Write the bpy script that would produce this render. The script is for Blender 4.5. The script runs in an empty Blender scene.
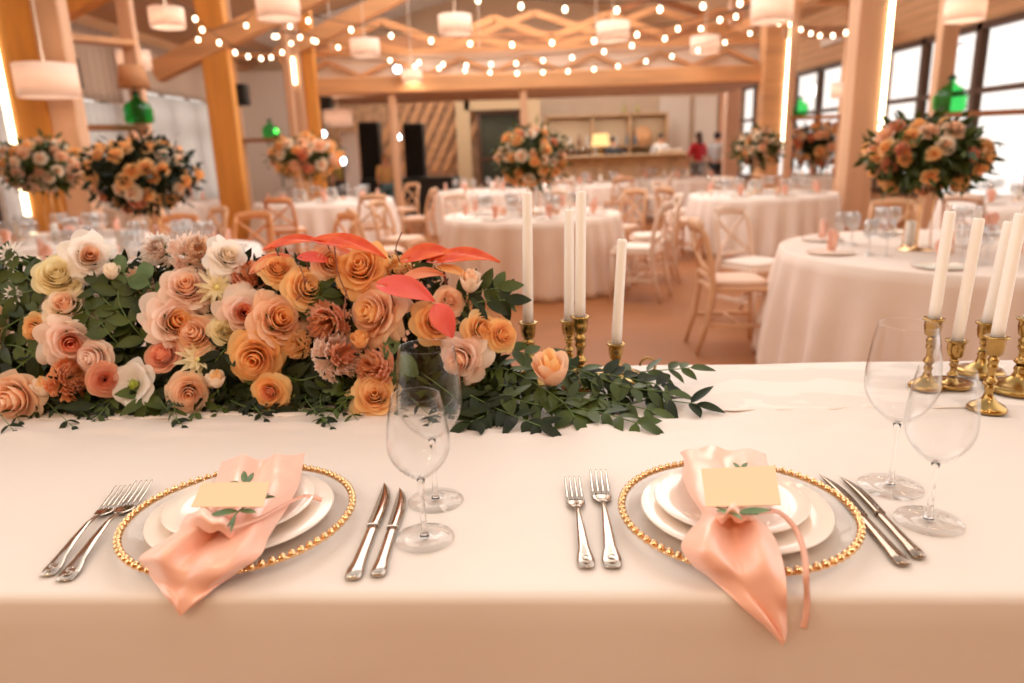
import bpy, math, random
from mathutils import Vector, Matrix, noise
R = math.radians
PI = math.pi
S = bpy.context.scene
COL = S.collection
# ------------------------------------------------------------------ camera, world, light, exposure
F = 725.0; CH = 1.40; TH = R(14.7); RO = R(1.8)
fw = Vector((0, math.cos(TH), -math.sin(TH))); up0 = Vector((0, math.sin(TH), math.cos(TH))); rt0 = Vector((1, 0, 0))
rt = math.cos(RO) * rt0 - math.sin(RO) * up0
up = math.cos(RO) * up0 + math.sin(RO) * rt0
CAMP = Vector((0, 0, CH))
cd = bpy.data.cameras.new('camera'); cam = bpy.data.objects.new('camera', cd); COL.objects.link(cam)
M = Matrix((( rt.x, up.x, -fw.x, 0), (rt.y, up.y, -fw.y, 0), (rt.z, up.z, -fw.z, CH), (0, 0, 0, 1)))
cam.matrix_world = M
cd.sensor_width = 36; cd.lens = F / 1024 * 36; cd.clip_end = 200; cd.clip_start = .02
cd.dof.use_dof = True; cd.dof.focus_distance = 1.10; cd.dof.aperture_fstop = 2.9; cd.dof.aperture_blades = 0
S.camera = cam
S.view_settings.view_transform = 'Standard'; S.view_settings.look = 'None'
S.view_settings.gamma = 1; S.view_settings.use_curve_mapping = False
S.view_settings.exposure = 0.0
try:
    S.cycles.sample_clamp_indirect = 4; S.cycles.caustics_reflective = False; S.cycles.caustics_refractive = False
    S.cycles.max_bounces = 10; S.cycles.transparent_max_bounces = 24; S.cycles.diffuse_bounces = 4
    S.cycles.glossy_bounces = 4; S.cycles.transmission_bounces = 8
except Exception:
    pass
# surroundings: white daylight on the window side (+x) and the curtain side, warm lamplit hall behind the camera
WD = bpy.data.worlds.new('world'); S.world = WD; WD.use_nodes = True
nt = WD.node_tree; nt.nodes.clear()
def nd(t, **k):
    n = nt.nodes.new(t)
    for a, b in k.items(): setattr(n, a, b)
    return n
tc = nd('ShaderNodeTexCoord'); sp = nd('ShaderNodeSeparateXYZ'); nt.links.new(tc.outputs['Generated'], sp.inputs[0])
def mr(src, a, b, c=0, d=1):
    m = nd('ShaderNodeMapRange', interpolation_type='SMOOTHSTEP')
    m.inputs[1].default_value = a; m.inputs[2].default_value = b; m.inputs[3].default_value = c; m.inputs[4].default_value = d
    nt.links.new(src, m.inputs[0]); return m.outputs[0]
def mixc(f, a, b):
    m = nd('ShaderNodeMix', data_type='RGBA')
    nt.links.new(f, m.inputs[0])
    for i, v in ((6, a), (7, b)):
        if isinstance(v, tuple): m.inputs[i].default_value = (*v, 1)
        else: nt.links.new(v, m.inputs[i])
    return m.outputs[2]
WARM = (.66, .36, .16); TOP = (.68, .655, .65); DAY = (2.1, 2.0, 1.95)
c = mixc(mr(sp.outputs[2], .0, .8), WARM, TOP)                 # up
c = mixc(mr(sp.outputs[0], .25, .8), c, DAY)                      # the window side
c = mixc(mr(sp.outputs[1], .2, .8), c, (1.5, 1.38, 1.28))        # beyond the far end
c = mixc(mr(sp.outputs[0], -.9, -.45, 1, 0), c, (2.2, 2.1, 2.0))
wb = mixc(mr(sp.outputs[2], -.25, .15), (.14, .055, .01), (.46, .19, .025))   # the lamplit hall behind the camera, dark floor below
wb = mixc(mr(sp.outputs[2], .5, 1.0), wb, TOP)
c = mixc(mr(sp.outputs[1], -.75, -.15, 1, 0), c, wb)
bgn = nd('ShaderNodeBackground'); nt.links.new(c, bgn.inputs[0]); bgn.inputs[1].default_value = 1.0
on = nd('ShaderNodeOutputWorld'); nt.links.new(bgn.outputs[0], on.inputs[0])
def lamp(name, typ, loc, power, col, size=.1, rot=None, parent=None):
    l = bpy.data.lights.new(name, typ); l.energy = power; l.color = col
    if typ == 'AREA': l.shape = 'RECTANGLE'; l.size, l.size_y = size
    else: l.shadow_soft_size = size
    o = bpy.data.objects.new(name, l); o.location = loc
    if rot: o.rotation_euler = rot
    if parent: o.parent = parent
    COL.objects.link(o); return o

for y_ in (8.9, 16.4):                            # area lamps added below the ridge glazing to brighten the hall
    lamp('ridge_fill_light', 'AREA', (.3, y_, 5.35), 400, (1, .955, .90), (6.0, 7.2))
for x_ in (1.2, 2.6, 4.0, 5.6, -1.2, -3.2):
    lamp('far_end_fill', 'POINT', (x_, 20.6, 2.75), 34, (1, .90, .78), .15)  # added lamps without fixtures, brightening the bar end of the hall

for (x_, y_, z_) in ((-2.0, -.7, 2.6), (-1.2, -1.0, 2.8), (-.5, -.6, 2.5), (.3, -.9, 2.7), (1.4, -.8, 2.8), (-1.5, .2, 2.9), (.9, .3, 3.0)):
    lamp('front_fill', 'POINT', (x_, y_, z_), 17, (1, .77, .50), .06)  # unseen fill lamps added above and behind the camera for flowers and glints

# ------------------------------------------------------------------ helpers: measuring
def ray(x, y): return (fw * F + rt * (x - 512) - up * (y - 341.5)).normalized()
def atz(x, y, z):
    d = ray(x, y); return CAMP + d * ((z - CH) / d.z)
def aty(x, y, Y):
    d = ray(x, y); return CAMP + d * (Y / d.y)
rng = random.Random(7)
# ------------------------------------------------------------------ materials
MATS = {}
def mat(name, col, rough=.5, metal=0, var=0, vscale=20, bump=0, bscale=60, trans=0, spec=.5, sheen=0, emit=None, es=1, coat=0, stretch=None, col2=None):
    if name in MATS: return MATS[name]
    m = bpy.data.materials.new(name); m.use_nodes = True; t = m.node_tree; b = t.nodes['Principled BSDF']
    b.inputs['Base Color'].default_value = (*col, 1); b.inputs['Roughness'].default_value = rough; b.inputs['Metallic'].default_value = metal
    b.inputs['Specular IOR Level'].default_value = spec; b.inputs['Sheen Weight'].default_value = sheen; b.inputs['Coat Weight'].default_value = coat
    if emit:
        b.inputs['Emission Color'].default_value = (*emit, 1); b.inputs['Emission Strength'].default_value = es
    if var or bump or col2:
        tx = t.nodes.new('ShaderNodeTexCoord'); mp = t.nodes.new('ShaderNodeMapping'); t.links.new(tx.outputs['Object'], mp.inputs[0])
        if stretch: mp.inputs['Scale'].default_value = stretch
    if var or col2:
        n = t.nodes.new('ShaderNodeTexNoise'); n.inputs['Scale'].default_value = vscale; n.inputs['Detail'].default_value = 4
        t.links.new(mp.outputs[0], n.inputs[0])
        rp = t.nodes.new('ShaderNodeValToRGB'); e = rp.color_ramp.elements
        c2 = col2 or tuple(min(1, x * (1 + var)) for x in col); c1 = tuple(x * (1 - var) for x in col) if not col2 else col
        e[0].position = .32; e[1].position = .68; e[0].color = (*c1, 1); e[1].color = (*c2, 1)
        t.links.new(n.outputs[0], rp.inputs[0]); t.links.new(rp.outputs[0], b.inputs['Base Color'])
    if bump:
        n2 = t.nodes.new('ShaderNodeTexNoise'); n2.inputs['Scale'].default_value = bscale; n2.inputs['Detail'].default_value = 3
        t.links.new(mp.outputs[0], n2.inputs[0])
        bp = t.nodes.new('ShaderNodeBump'); bp.inputs['Strength'].default_value = bump; bp.inputs['Distance'].default_value = .01
        t.links.new(n2.outputs[0], bp.inputs['Height']); t.links.new(bp.outputs[0], b.inputs['Normal'])
    if trans:
        tr = t.nodes.new('ShaderNodeBsdfTranslucent'); mx = t.nodes.new('ShaderNodeMixShader'); mx.inputs[0].default_value = trans
        if var or col2: t.links.new(rp.outputs[0], tr.inputs[0])
        else: tr.inputs[0].default_value = (*col, 1)
        out = t.nodes['Material Output']
        t.links.new(b.outputs[0], mx.inputs[1]); t.links.new(tr.outputs[0], mx.inputs[2]); t.links.new(mx.outputs[0], out.inputs[0])
    MATS[name] = m; return m
def emat(name, col, s, sample=True):
    if name in MATS: return MATS[name]
    m = bpy.data.materials.new(name); m.use_nodes = True; t = m.node_tree; t.nodes.clear()
    e = t.nodes.new('ShaderNodeEmission'); e.inputs[0].default_value = (*col, 1); e.inputs[1].default_value = s
    o = t.nodes.new('ShaderNodeOutputMaterial'); t.links.new(e.outputs[0], o.inputs[0])
    if not sample: m.cycles.emission_sampling = 'NONE'
    MATS[name] = m; return m
def clear(name, tint=(1, 1, 1), refl=1.0, ior=1.45, body=0.0):
    if name in MATS: return MATS[name]
    m = bpy.data.materials.new(name); m.use_nodes = True; t = m.node_tree; t.nodes.clear()
    f = t.nodes.new('ShaderNodeLayerWeight'); f.inputs[0].default_value = .5
    pw_ = t.nodes.new('ShaderNodeMath'); pw_.operation = 'POWER'; pw_.inputs[1].default_value = 4.2; t.links.new(f.outputs['Facing'], pw_.inputs[0])
    mu = t.nodes.new('ShaderNodeMath'); mu.operation = 'MULTIPLY_ADD'; mu.inputs[1].default_value = refl * .75; mu.inputs[2].default_value = body + .008
    mu.use_clamp = True
    t.links.new(pw_.outputs[0], mu.inputs[0])
    a = t.nodes.new('ShaderNodeBsdfTransparent'); a.inputs[0].default_value = (*tint, 1)
    g = t.nodes.new('ShaderNodeBsdfGlossy'); g.inputs['Roughness'].default_value = .02
    x = t.nodes.new('ShaderNodeMixShader'); o = t.nodes.new('ShaderNodeOutputMaterial')
    t.links.new(mu.outputs[0], x.inputs[0]); t.links.new(a.outputs[0], x.inputs[1]); t.links.new(g.outputs[0], x.inputs[2]); t.links.new(x.outputs[0], o.inputs[0])
    MATS[name] = m; return m
def planks(name, c1, c2, width=.14, axis='Z', rough=.6, along='Y'):
    m = bpy.data.materials.new(name); m.use_nodes = True; t = m.node_tree; b = t.nodes['Principled BSDF']; b.inputs['Roughness'].default_value = rough
    tx = t.nodes.new('ShaderNodeTexCoord'); mp = t.nodes.new('ShaderNodeMapping'); t.links.new(tx.outputs['Object'], mp.inputs[0])
    sc = {'X': .4, 'Y': .4, 'Z': .4}; sc[axis] = 9; mp.inputs['Scale'].default_value = (sc['X'], sc['Y'], sc['Z'])
    n = t.nodes.new('ShaderNodeTexNoise'); n.inputs['Scale'].default_value = 2.2; n.inputs['Detail'].default_value = 5; t.links.new(mp.outputs[0], n.inputs[0])
    rp = t.nodes.new('ShaderNodeValToRGB'); e = rp.color_ramp.elements; e[0].position = .3; e[1].position = .7; e[0].color = (*c1, 1); e[1].color = (*c2, 1)
    t.links.new(n.outputs[0], rp.inputs[0])
    s = t.nodes.new('ShaderNodeSeparateXYZ'); t.links.new(tx.outputs['Object'], s.inputs[0])
    dv = t.nodes.new('ShaderNodeMath'); dv.operation = 'DIVIDE'; dv.inputs[1].default_value = width; t.links.new(s.outputs['XYZ'.index(axis)], dv.inputs[0])
    fr = t.nodes.new('ShaderNodeMath'); fr.operation = 'FRACT'; t.links.new(dv.outputs[0], fr.inputs[0])
    gt = t.nodes.new('ShaderNodeMath'); gt.operation = 'GREATER_THAN'; gt.inputs[1].default_value = .07; t.links.new(fr.outputs[0], gt.inputs[0])
    mx = t.nodes.new('ShaderNodeMix'); mx.data_type = 'RGBA'; t.links.new(gt.outputs[0], mx.inputs[0]); mx.inputs[6].default_value = (*[x * .5 for x in c1], 1)
    t.links.new(rp.outputs[0], mx.inputs[7]); t.links.new(mx.outputs[2], b.inputs['Base Color'])
    MATS[name] = m; return m
def s2l(r, g, b):
    f = lambda v: (v / 255 / 12.92) if v / 255 <= .04045 else ((v / 255 + .055) / 1.055) ** 2.4
    return (f(r), f(g), f(b))
# ------------------------------------------------------------------ mesh builder
class MB:
    def __init__(s): s.v = []; s.f = []
    def add(s, vs, fs, mtx=None):
        o = len(s.v)
        for p in vs: s.v.append(tuple(mtx @ Vector(p)) if mtx else tuple(p))
        for q in fs: s.f.append(tuple(i + o for i in q))
        return s
    def grid(s, rows, closeu=False, closev=False, mtx=None):
        n = len(rows); m = len(rows[0]); vs = [p for r_ in rows for p in r_]; fs = []
        for i in range(n if closev else n - 1):
            for j in range(m if closeu else m - 1):
                a = i * m + j; b = i * m + (j + 1) % m; c_ = ((i + 1) % n) * m + (j + 1) % m; d = ((i + 1) % n) * m + j
                fs.append((a, b, c_, d))
        return s.add(vs, fs, mtx)
    def lathe(s, prof, seg=24, mtx=None, fn=None):
        rows = []
        for (r_, z) in prof:
            row = []
            for k in range(seg):
                a = 2 * PI * k / seg; rr = r_ if not fn else fn(r_, z, a)
                row.append((rr * math.cos(a), rr * math.sin(a), z))
            rows.append(row)
        s.grid(rows, closeu=True, mtx=mtx)
        o = len(s.v) - len(prof) * seg
        if prof[0][0] > 1e-6: s.f.append(tuple(o + k for k in reversed(range(seg)))) if False else None
        return s
    def box(s, c_, d, mtx=None, bev=0):
        x, y, z = (d[0] / 2, d[1] / 2, d[2] / 2); cx, cy, cz = c_
        if bev:
            e = min(bev, x * .49, y * .49, z * .49); rows = []
            def rect(ix, iy, zz):
                return [(cx - x + ix, cy - y + iy + e, zz), (cx - x + ix + e, cy - y + iy, zz), (cx + x - ix - e, cy - y + iy, zz), (cx + x - ix, cy - y + iy + e, zz),
                        (cx + x - ix, cy + y - iy - e, zz), (cx + x - ix - e, cy + y - iy, zz), (cx - x + ix + e, cy + y - iy, zz), (cx - x + ix, cy + y - iy - e, zz)]
            rows = [rect(e, e, cz - z), rect(0, 0, cz - z + e), rect(0, 0, cz + z - e), rect(e, e, cz + z)]
            o = len(s.v); s.grid(rows, closeu=True, mtx=mtx)
            s.f.append(tuple(o + i for i in range(7, -1, -1))); s.f.append(tuple(o + 24 + i for i in range(8)))
            return s
        vs = [(cx + a * x, cy + b * y, cz + c2 * z) for c2 in (-1, 1) for b in (-1, 1) for a in (-1, 1)]
        return s.add(vs, [(0, 2, 3, 1), (4, 5, 7, 6), (0, 1, 5, 4), (2, 6, 7, 3), (0, 4, 6, 2), (1, 3, 7, 5)], mtx)
    def beam(s, a, b, w, h, roll=0):
        a = Vector(a); b = Vector(b); d = b - a; L = d.length; d.normalize()
        q = d.to_track_quat('Y', 'Z').to_matrix().to_4x4()
        return s.box((0, L / 2, 0), (w, L, h), Matrix.Translation(a) @ q @ Matrix.Rotation(roll, 4, 'Y'))
    def tube(s, pts, rad, seg=8, cap=True, flat=1.0):
        pts = [Vector(p) for p in pts]; n = len(pts)
        rr = rad if isinstance(rad, (list, tuple)) else [rad] * n
        t0 = (pts[1] - pts[0]).normalized(); nrm = t0.orthogonal().normalized(); rows = []
        for i in range(n):
            t = (pts[min(i + 1, n - 1)] - pts[max(i - 1, 0)]); t = t.normalized() if t.length > 1e-9 else t0
            nrm = (nrm - t * nrm.dot(t)); nrm = nrm.normalized() if nrm.length > 1e-6 else t.orthogonal().normalized()
            bn = t.cross(nrm)
            rows.append([tuple(pts[i] + (nrm * math.cos(2 * PI * k / seg) + bn * math.sin(2 * PI * k / seg) * flat) * rr[i]) for k in range(seg)])
        o = len(s.v); s.grid(rows, closeu=True)
        if cap:
            s.f.append(tuple(o + k for k in range(seg - 1, -1, -1))); e = o + (n - 1) * seg; s.f.append(tuple(e + k for k in range(seg)))
        return s
    def ball(s, c_, r_, seg=12, ring=7, sc=(1, 1, 1), mtx=None):
        rows = []
        for i in range(ring + 1):
            a = PI * i / ring; q = max(math.sin(a), 1e-3)
            rows.append([(c_[0] + r_ * sc[0] * q * math.cos(2 * PI * k / seg), c_[1] + r_ * sc[1] * q * math.sin(2 * PI * k / seg), c_[2] - r_ * sc[2] * math.cos(a)) for k in range(seg)])
        return s.grid(rows, closeu=True, mtx=mtx)
    def leaf(s, base, d, nrm, L, W, cup=.15, bend=.2, n=5, shape=.8):
        d = Vector(d).normalized(); nrm = Vector(nrm); nrm = (nrm - d * nrm.dot(d)); nrm = nrm.normalized() if nrm.length > 1e-5 else d.orthogonal().normalized()
        sd = d.cross(nrm); base = Vector(base); rows = []
        for i in range(n + 1):
            v = i / n; w = W * .5 * (math.sin(PI * min(1, v ** shape)) ** .8 if 0 < v < 1 else .02)
            c_ = base + d * (L * v) - nrm * (bend * L * v * v)
            rows.append([tuple(c_ + sd * (u * w) + nrm * (cup * w * abs(u))) for u in (-1, 0, 1)])
        return s.grid(rows)
    def build(s, name, m, parent=None, smooth=True, mods=None):
        me = bpy.data.meshes.new(name); me.from_pydata(s.v, [], s.f); me.update()
        if smooth: me.polygons.foreach_set('use_smooth', [True] * len(me.polygons))
        if m: me.materials.append(m)
        o = bpy.data.objects.new(name, me); COL.objects.link(o)
        if parent: o.parent = parent
        return o
def tag(o, label=None, cat=None, group=None, kind=None):
    if label: o['label'] = label
    if cat: o['category'] = cat
    if group: o['group'] = group
    if kind: o['kind'] = kind
    return o
def empty(name, loc=(0, 0, 0), rz=0, label=None, cat=None, group=None):
    o = bpy.data.objects.new(name, None); COL.objects.link(o); o.location = loc; o.rotation_euler = (0, 0, rz); o.empty_display_size = .05
    return tag(o, label, cat, group)
def dup(o, parent=None):
    c_ = o.copy(); COL.objects.link(c_); c_.parent = parent
    for ch in list(o.children): dup(ch, c_)
    return c_
def solid(o, t, off=0):
    m = o.modifiers.new('s', 'SOLIDIFY'); m.thickness = t; m.offset = off; return o
def subs(o, l=1):
    m = o.modifiers.new('ss', 'SUBSURF'); m.levels = l; m.render_levels = l; return o
def rotto(n, tw=0):
    n = Vector(n).normalized(); return n.to_track_quat('Z', 'Y').to_matrix().to_4x4() @ Matrix.Rotation(tw, 4, 'Z')
def struct(name, mb, m, smooth=False):
    return tag(mb.build(name, m, None, smooth), kind='structure')
def catmull(P, n):
    out = []; k = len(P)
    for i in range(k - 1):
        p0 = P[max(i - 1, 0)]; p1 = P[i]; p2 = P[i + 1]; p3 = P[min(i + 2, k - 1)]
        for j in range(n):
            t = j / n
            out.append(.5 * ((2 * p1) + (p2 - p0) * t + (2 * p0 - 5 * p1 + 4 * p2 - p3) * t * t + (3 * p1 - p0 - 3 * p2 + p3) * t ** 3))
    out.append(P[-1]); return out

# materials used
cloth = mat('tablecloth_fabric', s2l(224, 208, 196), .5, sheen=.3, bump=.32, bscale=8)
runner_m = mat('overlay_fabric', s2l(236, 220, 208), .6, sheen=.3, bump=.35, bscale=11)
cloth2 = mat('round_cloth_fabric', s2l(234, 212, 196), .75, sheen=.2, var=.05, vscale=3)
cloth3 = mat('pale_cloth_fabric', s2l(238, 224, 214), .75, sheen=.2, var=.04, vscale=3)
woodL = mat('light_wood', s2l(214, 168, 130), .55, var=.15, vscale=4, stretch=(1, 1, .15))
woodW = mat('whitewashed_wood', s2l(232, 205, 185), .55, var=.08, vscale=5, stretch=(1, 1, .2))
woodO = mat('orange_glulam_wood', s2l(222, 152, 72), .5, var=.14, vscale=3, stretch=(2, 2, .2))
woodP = mat('pale_glulam_wood', s2l(216, 172, 138), .55, var=.10, vscale=3, stretch=(2, 2, .2))
woodB = mat('beam_wood', s2l(214, 160, 112), .55, var=.16, vscale=3, stretch=(.3, 2, 2))
woodD = mat('brown_wood', s2l(150, 96, 58), .6, var=.2, vscale=3)
gold = mat('gold_metal', (.90, .58, .30), .16, 1)
brass = mat('brass_metal', (.44, .27, .09), .24, 1, var=.22, vscale=14)
steel = mat('steel_metal', (.54, .46, .39), .16, 1)
china = mat('white_china', s2l(244, 228, 214), .18, coat=.4)
wax = mat('candle_wax', s2l(254, 246, 238), .45, trans=.25)
glassm = clear('clear_glass', (.992, .992, .992), 1.25, 1.5, .006)
glassb = clear('background_glass', (.97, .97, .97), 1.3, 1.5, .14)
pane_m = clear('window_glass', (.97, .97, .97), .5, 1.3)
glassf = clear('foot_glass', (.985, .98, .975), 1.2, 1.5, .02)
charm = clear('charger_glass', (1, 1, 1), .3, 1.5, .0)
satin = mat('peach_satin', s2l(250, 190, 166), .30, sheen=.5, spec=1.0, bump=.05, bscale=30)
card_m = mat('card_paper', s2l(234, 194, 156), .8)
white_p = mat('white_paint', s2l(236, 224, 212), .7)
black_m = mat('black_plastic', (.012, .014, .014), .5)
green_leaf = mat('dark_green_leaf', s2l(42, 54, 14), .45, spec=.35, col2=s2l(78, 92, 30), vscale=14, trans=.15)
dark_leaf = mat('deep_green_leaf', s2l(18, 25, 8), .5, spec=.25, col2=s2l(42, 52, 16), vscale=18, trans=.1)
euca = mat('eucalyptus_leaf', s2l(74, 96, 56), .55, spec=.3, col2=s2l(108, 130, 84), vscale=18, trans=.15)
olive = mat('olive_leaf', s2l(70, 96, 58), .5, col2=s2l(110, 132, 88), vscale=25)
stem_m = mat('stem_green', s2l(88, 110, 52), .5)

# ------------------------------------------------------------------ the hall
T = .93                                             # top of the head table, on its dais
YB, YF = 24.0, -3.0
floor_m = mat('floor_tiles', s2l(150, 92, 50), .55, spec=.25, var=.12, vscale=1.5, bump=.05)
struct('floor', MB().box((-.4, 10.5, -.05), (16.6, 28, .1)), floor_m)
struct('trim_dais', MB().box((-.2, -.7, .09), (7, 4.2, .178), bev=.01), woodD)
# right wall with windows
plR = planks('plank_wall', s2l(206, 160, 118), s2l(226, 184, 142), .16, 'Z')
XR = 7.0
def wallbox(name, c_, d, m): return struct(name, MB().box(c_, d), m)
wallbox('wall_right', (XR + .1, 14.3, 3.75), (.2, 19.6, 1.5), plR)
wallbox('wall_right_lower', (XR + .1, 14.3, .22), (.2, 19.6, .44), plR)
for k, y in enumerate((4.75, 8.15, 14.85, 23.0)):
    wallbox('wall_right_pier', (XR + .1, y, 1.7), (.2, .5 if k != 2 else 1.3, 2.6), plR)
frame_m = mat('dark_window_frame', s2l(92, 70, 58), .5)
def window(n, y0, y1, nm, x=XR):
    f = MB(); z0, z1 = .44, 3.0
    f.box((x, (y0 + y1) / 2, z1 - .05), (.12, y1 - y0, .1)).box((x, (y0 + y1) / 2, z0 + .05), (.12, y1 - y0, .1))
    for k in range(nm + 1): f.box((x, y0 + (y1 - y0) * k / nm, (z0 + z1) / 2), (.12, .13, z1 - z0))
    f.box((x, (y0 + y1) / 2, 2.05), (.10, y1 - y0, .08))
    w = struct('window_%d' % n, f, frame_m)
    MB().box((x + .03, (y0 + y1) / 2, (z0 + z1) / 2), (.012, y1 - y0 - .1, z1 - z0 - .1)).build('pane', pane_m, w, False)
window(1, 5.0, 7.9, 2); window(2, 8.4, 14.2, 4); window(3, 15.5, 22.6, 5)
# left wall, window openings behind curtains
XL = -7.9
wallbox('wall_left', (XL - .1, 14.3, 4.0), (.2, 19.6, .6), plR)
wallbox('wall_left_lower', (XL - .1, 14.3, .2), (.2, 19.6, .4), plR)
for y, w_ in ((5.2, 1.4), (10.6, 1.6), (15.7, 1.2), (21.9, 3.0)): wallbox('wall_left_pier', (XL - .1, y, 2.05), (.2, w_, 3.3), white_p)
for n, (a, b) in enumerate(((5.9, 9.8), (11.4, 15.1), (16.3, 20.4))):
    f = MB(); z0, z1 = .4, 3.7
    f.box((XL, (a + b) / 2, z1 - .05), (.1, b - a, .1)).box((XL, (a + b) / 2, z0 + .05), (.1, b - a, .1)).box((XL, (a + b) / 2, 2.1), (.09, b - a, .08))
    for k in range(4): f.box((XL, a + (b - a) * k / 3, (z0 + z1) / 2), (.1, .1, z1 - z0))
    w = struct('window_%d' % (4 + n), f, frame_m)
    MB().box((XL - .03, (a + b) / 2, (z0 + z1) / 2), (.012, b - a - .1, z1 - z0 - .1)).build('pane', pane_m, w, False)
curt_m = mat('grey_curtain_fabric', s2l(226, 208, 192), .85, trans=.55)
sheer_m = mat('sheer_curtain_fabric', s2l(240, 236, 232), .85, trans=.65)
def curtain(name, x, y0, y1, z0, z1, m, label, amp=.06, per=.24):
    rows = []; n = int((y1 - y0) / per * 8)
    for i in range(7):
        z = z0 + (z1 - z0) * i / 6
        rows.append([(x + amp * math.sin(2 * PI * j / 8 + .6 * math.sin(j * .21)) * (1 - .35 * i / 6), y0 + (y1 - y0) * j / n, z) for j in range(n + 1)])
    o = solid(MB().grid(rows).build(name, m), .004)
    return tag(o, label, 'curtain', 'curtains along the left wall')
curtain('curtain', XL + .3, 5.6, 7.6, .03, 3.75, curt_m, 'grey curtain at the far left edge behind the glowing strip')
curtain('curtain', XL + .3, 11.3, 15.3, 2.55, 3.85, curt_m, 'grey pleated curtain above the sheer, nearest the green bottle lamp')
curtain('sheer_curtain', XL + .22, 11.2, 15.3, .03, 2.53, sheer_m, 'white sheer curtain hanging below the grey curtain by the bottle lamp')
curtain('curtain', XL + .3, 16.2, 20.5, 2.85, 3.85, curt_m, 'grey pleated curtain between the orange column and the thin post')
curtain('sheer_curtain', XL + .22, 16.2, 20.5, .03, 2.83, sheer_m, 'white sheer curtain left of the orange wooden column')
# end wall, with the lit openings beside the bar
wall_c = mat('cream_wall', s2l(226, 204, 180), .8, var=.03, vscale=2)
struct('wall_back', MB().box((-.45, YB + .1, 3.3), (15.1, .2, 6.6)), wall_c)
struct('wall_front_return', MB().box((-6.6, 22.0, 1.9), (2.4, .2, 3.8)), white_p)
# roof: two planked slopes with pale insulation panels
roof_m = planks('roof_planks', s2l(196, 150, 112), s2l(222, 182, 146), .2, 'Y')
def slope(name, x0, z0, x1, z1, m, y0=5.0, y1=YB + .2, t=.1):
    a = Vector((x0, 0, z0)); b = Vector((x1, 0, z1)); n = (b - a).cross(Vector((0, 1, 0))).normalized() * t
    v = [(x0, y0, z0), (x1, y0, z1), (x1, y1, z1), (x0, y1, z0)]
    v += [tuple(Vector(p) + (n if n.z > 0 else -n)) for p in v]
    return struct(name, MB().add(v, [(0, 1, 2, 3), (7, 6, 5, 4), (0, 4, 5, 1), (1, 5, 6, 2), (2, 6, 7, 3), (3, 7, 4, 0)]), m)
LZ = lambda x: 4.1 + (x - (XL - .2)) / (.3 - (XL - .2)) * 2.3
RZ = lambda x: 4.1 + ((XR + .2) - x) / ((XR + .2) - .3) * 2.3
slope('ceiling_left', XL - .2, 4.1, -2.9, LZ(-2.9), roof_m); slope('ceiling_right', XR + .2, 4.1, 3.5, RZ(3.5), roof_m)
slope('ceiling_left_ridge', -2.9, LZ(-2.9), .3, 6.4, roof_m, 20.4); slope('ceiling_right_ridge', 3.5, RZ(3.5), .3, 6.4, roof_m, 20.4)
slope('window_7', -2.9, LZ(-2.9) + .03, .3, 6.43, pane_m, 5.0, 20.4, .02); slope('window_8', 3.5, RZ(3.5) + .03, .3, 6.43, pane_m, 5.0, 20.4, .02)  # ridge glazing out of view, added to let light into the hall
for k in range(9):
    y_ = 5.1 + k * 1.9
    struct('beam_ridge', MB().beam((-2.9, y_, LZ(-2.9) + .02), (.3, y_, 6.42), .09, .14), woodP); struct('beam_ridge', MB().beam((3.5, y_, RZ(3.5) + .02), (.3, y_, 6.42), .09, .14), woodP)
panel_m = mat('pale_ceiling_panel', s2l(226, 214, 204), .8)
for k, (y0, y1) in enumerate(((9.2, 11.6), (12.6, 14.4), (20.5, 23.6))):
    slope('ceiling_panel', -6.6, LZ(-6.6) - .04, -3.1 if k < 2 else -.8, LZ(-3.1 if k < 2 else -.8) - .04, panel_m, y0, y1 if k < 2 else 23.8, .02)
    if k < 2: slope('ceiling_panel', 6.4, RZ(6.4) - .04, 3.7, RZ(3.7) - .04, panel_m, y0, y1, .02)
# columns, posts, beams, braces
def post(name, x, y, w, d, z0, z1, m, bev=.015):
    return struct(name, MB().box((x, y, (z0 + z1) / 2), (w, d, z1 - z0), bev=bev), m)
post('column_left', -4.82, 7.9, .38, .3, 0, 4.85, woodO)
post('column_left', -4.48, 7.82, .28, .18, 0, 4.95, woodP)
post('column_left', -4.43, 12.0, .42, .2, 0, 4.9, woodO)
post('column_left', -3.79, 14.1, .22, .22, 0, 5.1, woodP)
post('column_left', -3.56, 14.2, .22, .22, 0, 5.1, woodO)
post('column_right', 4.73, 10.1, .36, .32, 0, 4.8, woodP)
post('column_right', 4.92, 14.1, .38, .32, 0, 4.8, woodB)
post('column_right', 5.4, 18.0, .34, .25, 0, 4.7, mat('salmon_post', s2l(246, 206, 178), .6))
for y_, z_ in ((11.1, 3.42), (16.2, 3.5)): struct('trim_white_board', MB().box((6.95, y_, z_), (.08, 1.3, .24)), white_p)
strip_m = emat('led_strip_glow', (1, .80, .50), 9, False)
def led(x, y, z0, z1, label, lean=0):
    o = MB().beam((x, y, z0), (x + lean, y, z1), .042, .04).build('led_strip', strip_m, None, False)
    tag(o, label, 'led strip', 'glowing strips on the columns')
led(-5.04, 7.74, .9, 3.6, 'glowing warm light strip along the orange column at the far left')
led(4.945, 9.92, 1.50, 4.0, 'glowing warm light strip on the pale column beside the right windows')
led(5.15, 13.92, 1.28, 3.75, 'glowing warm light strip on the farther right column above the flowers')
led(-3.79, 13.96, 2.70, 3.15, 'short glowing light strip on the thin post left of the gallery')
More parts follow.
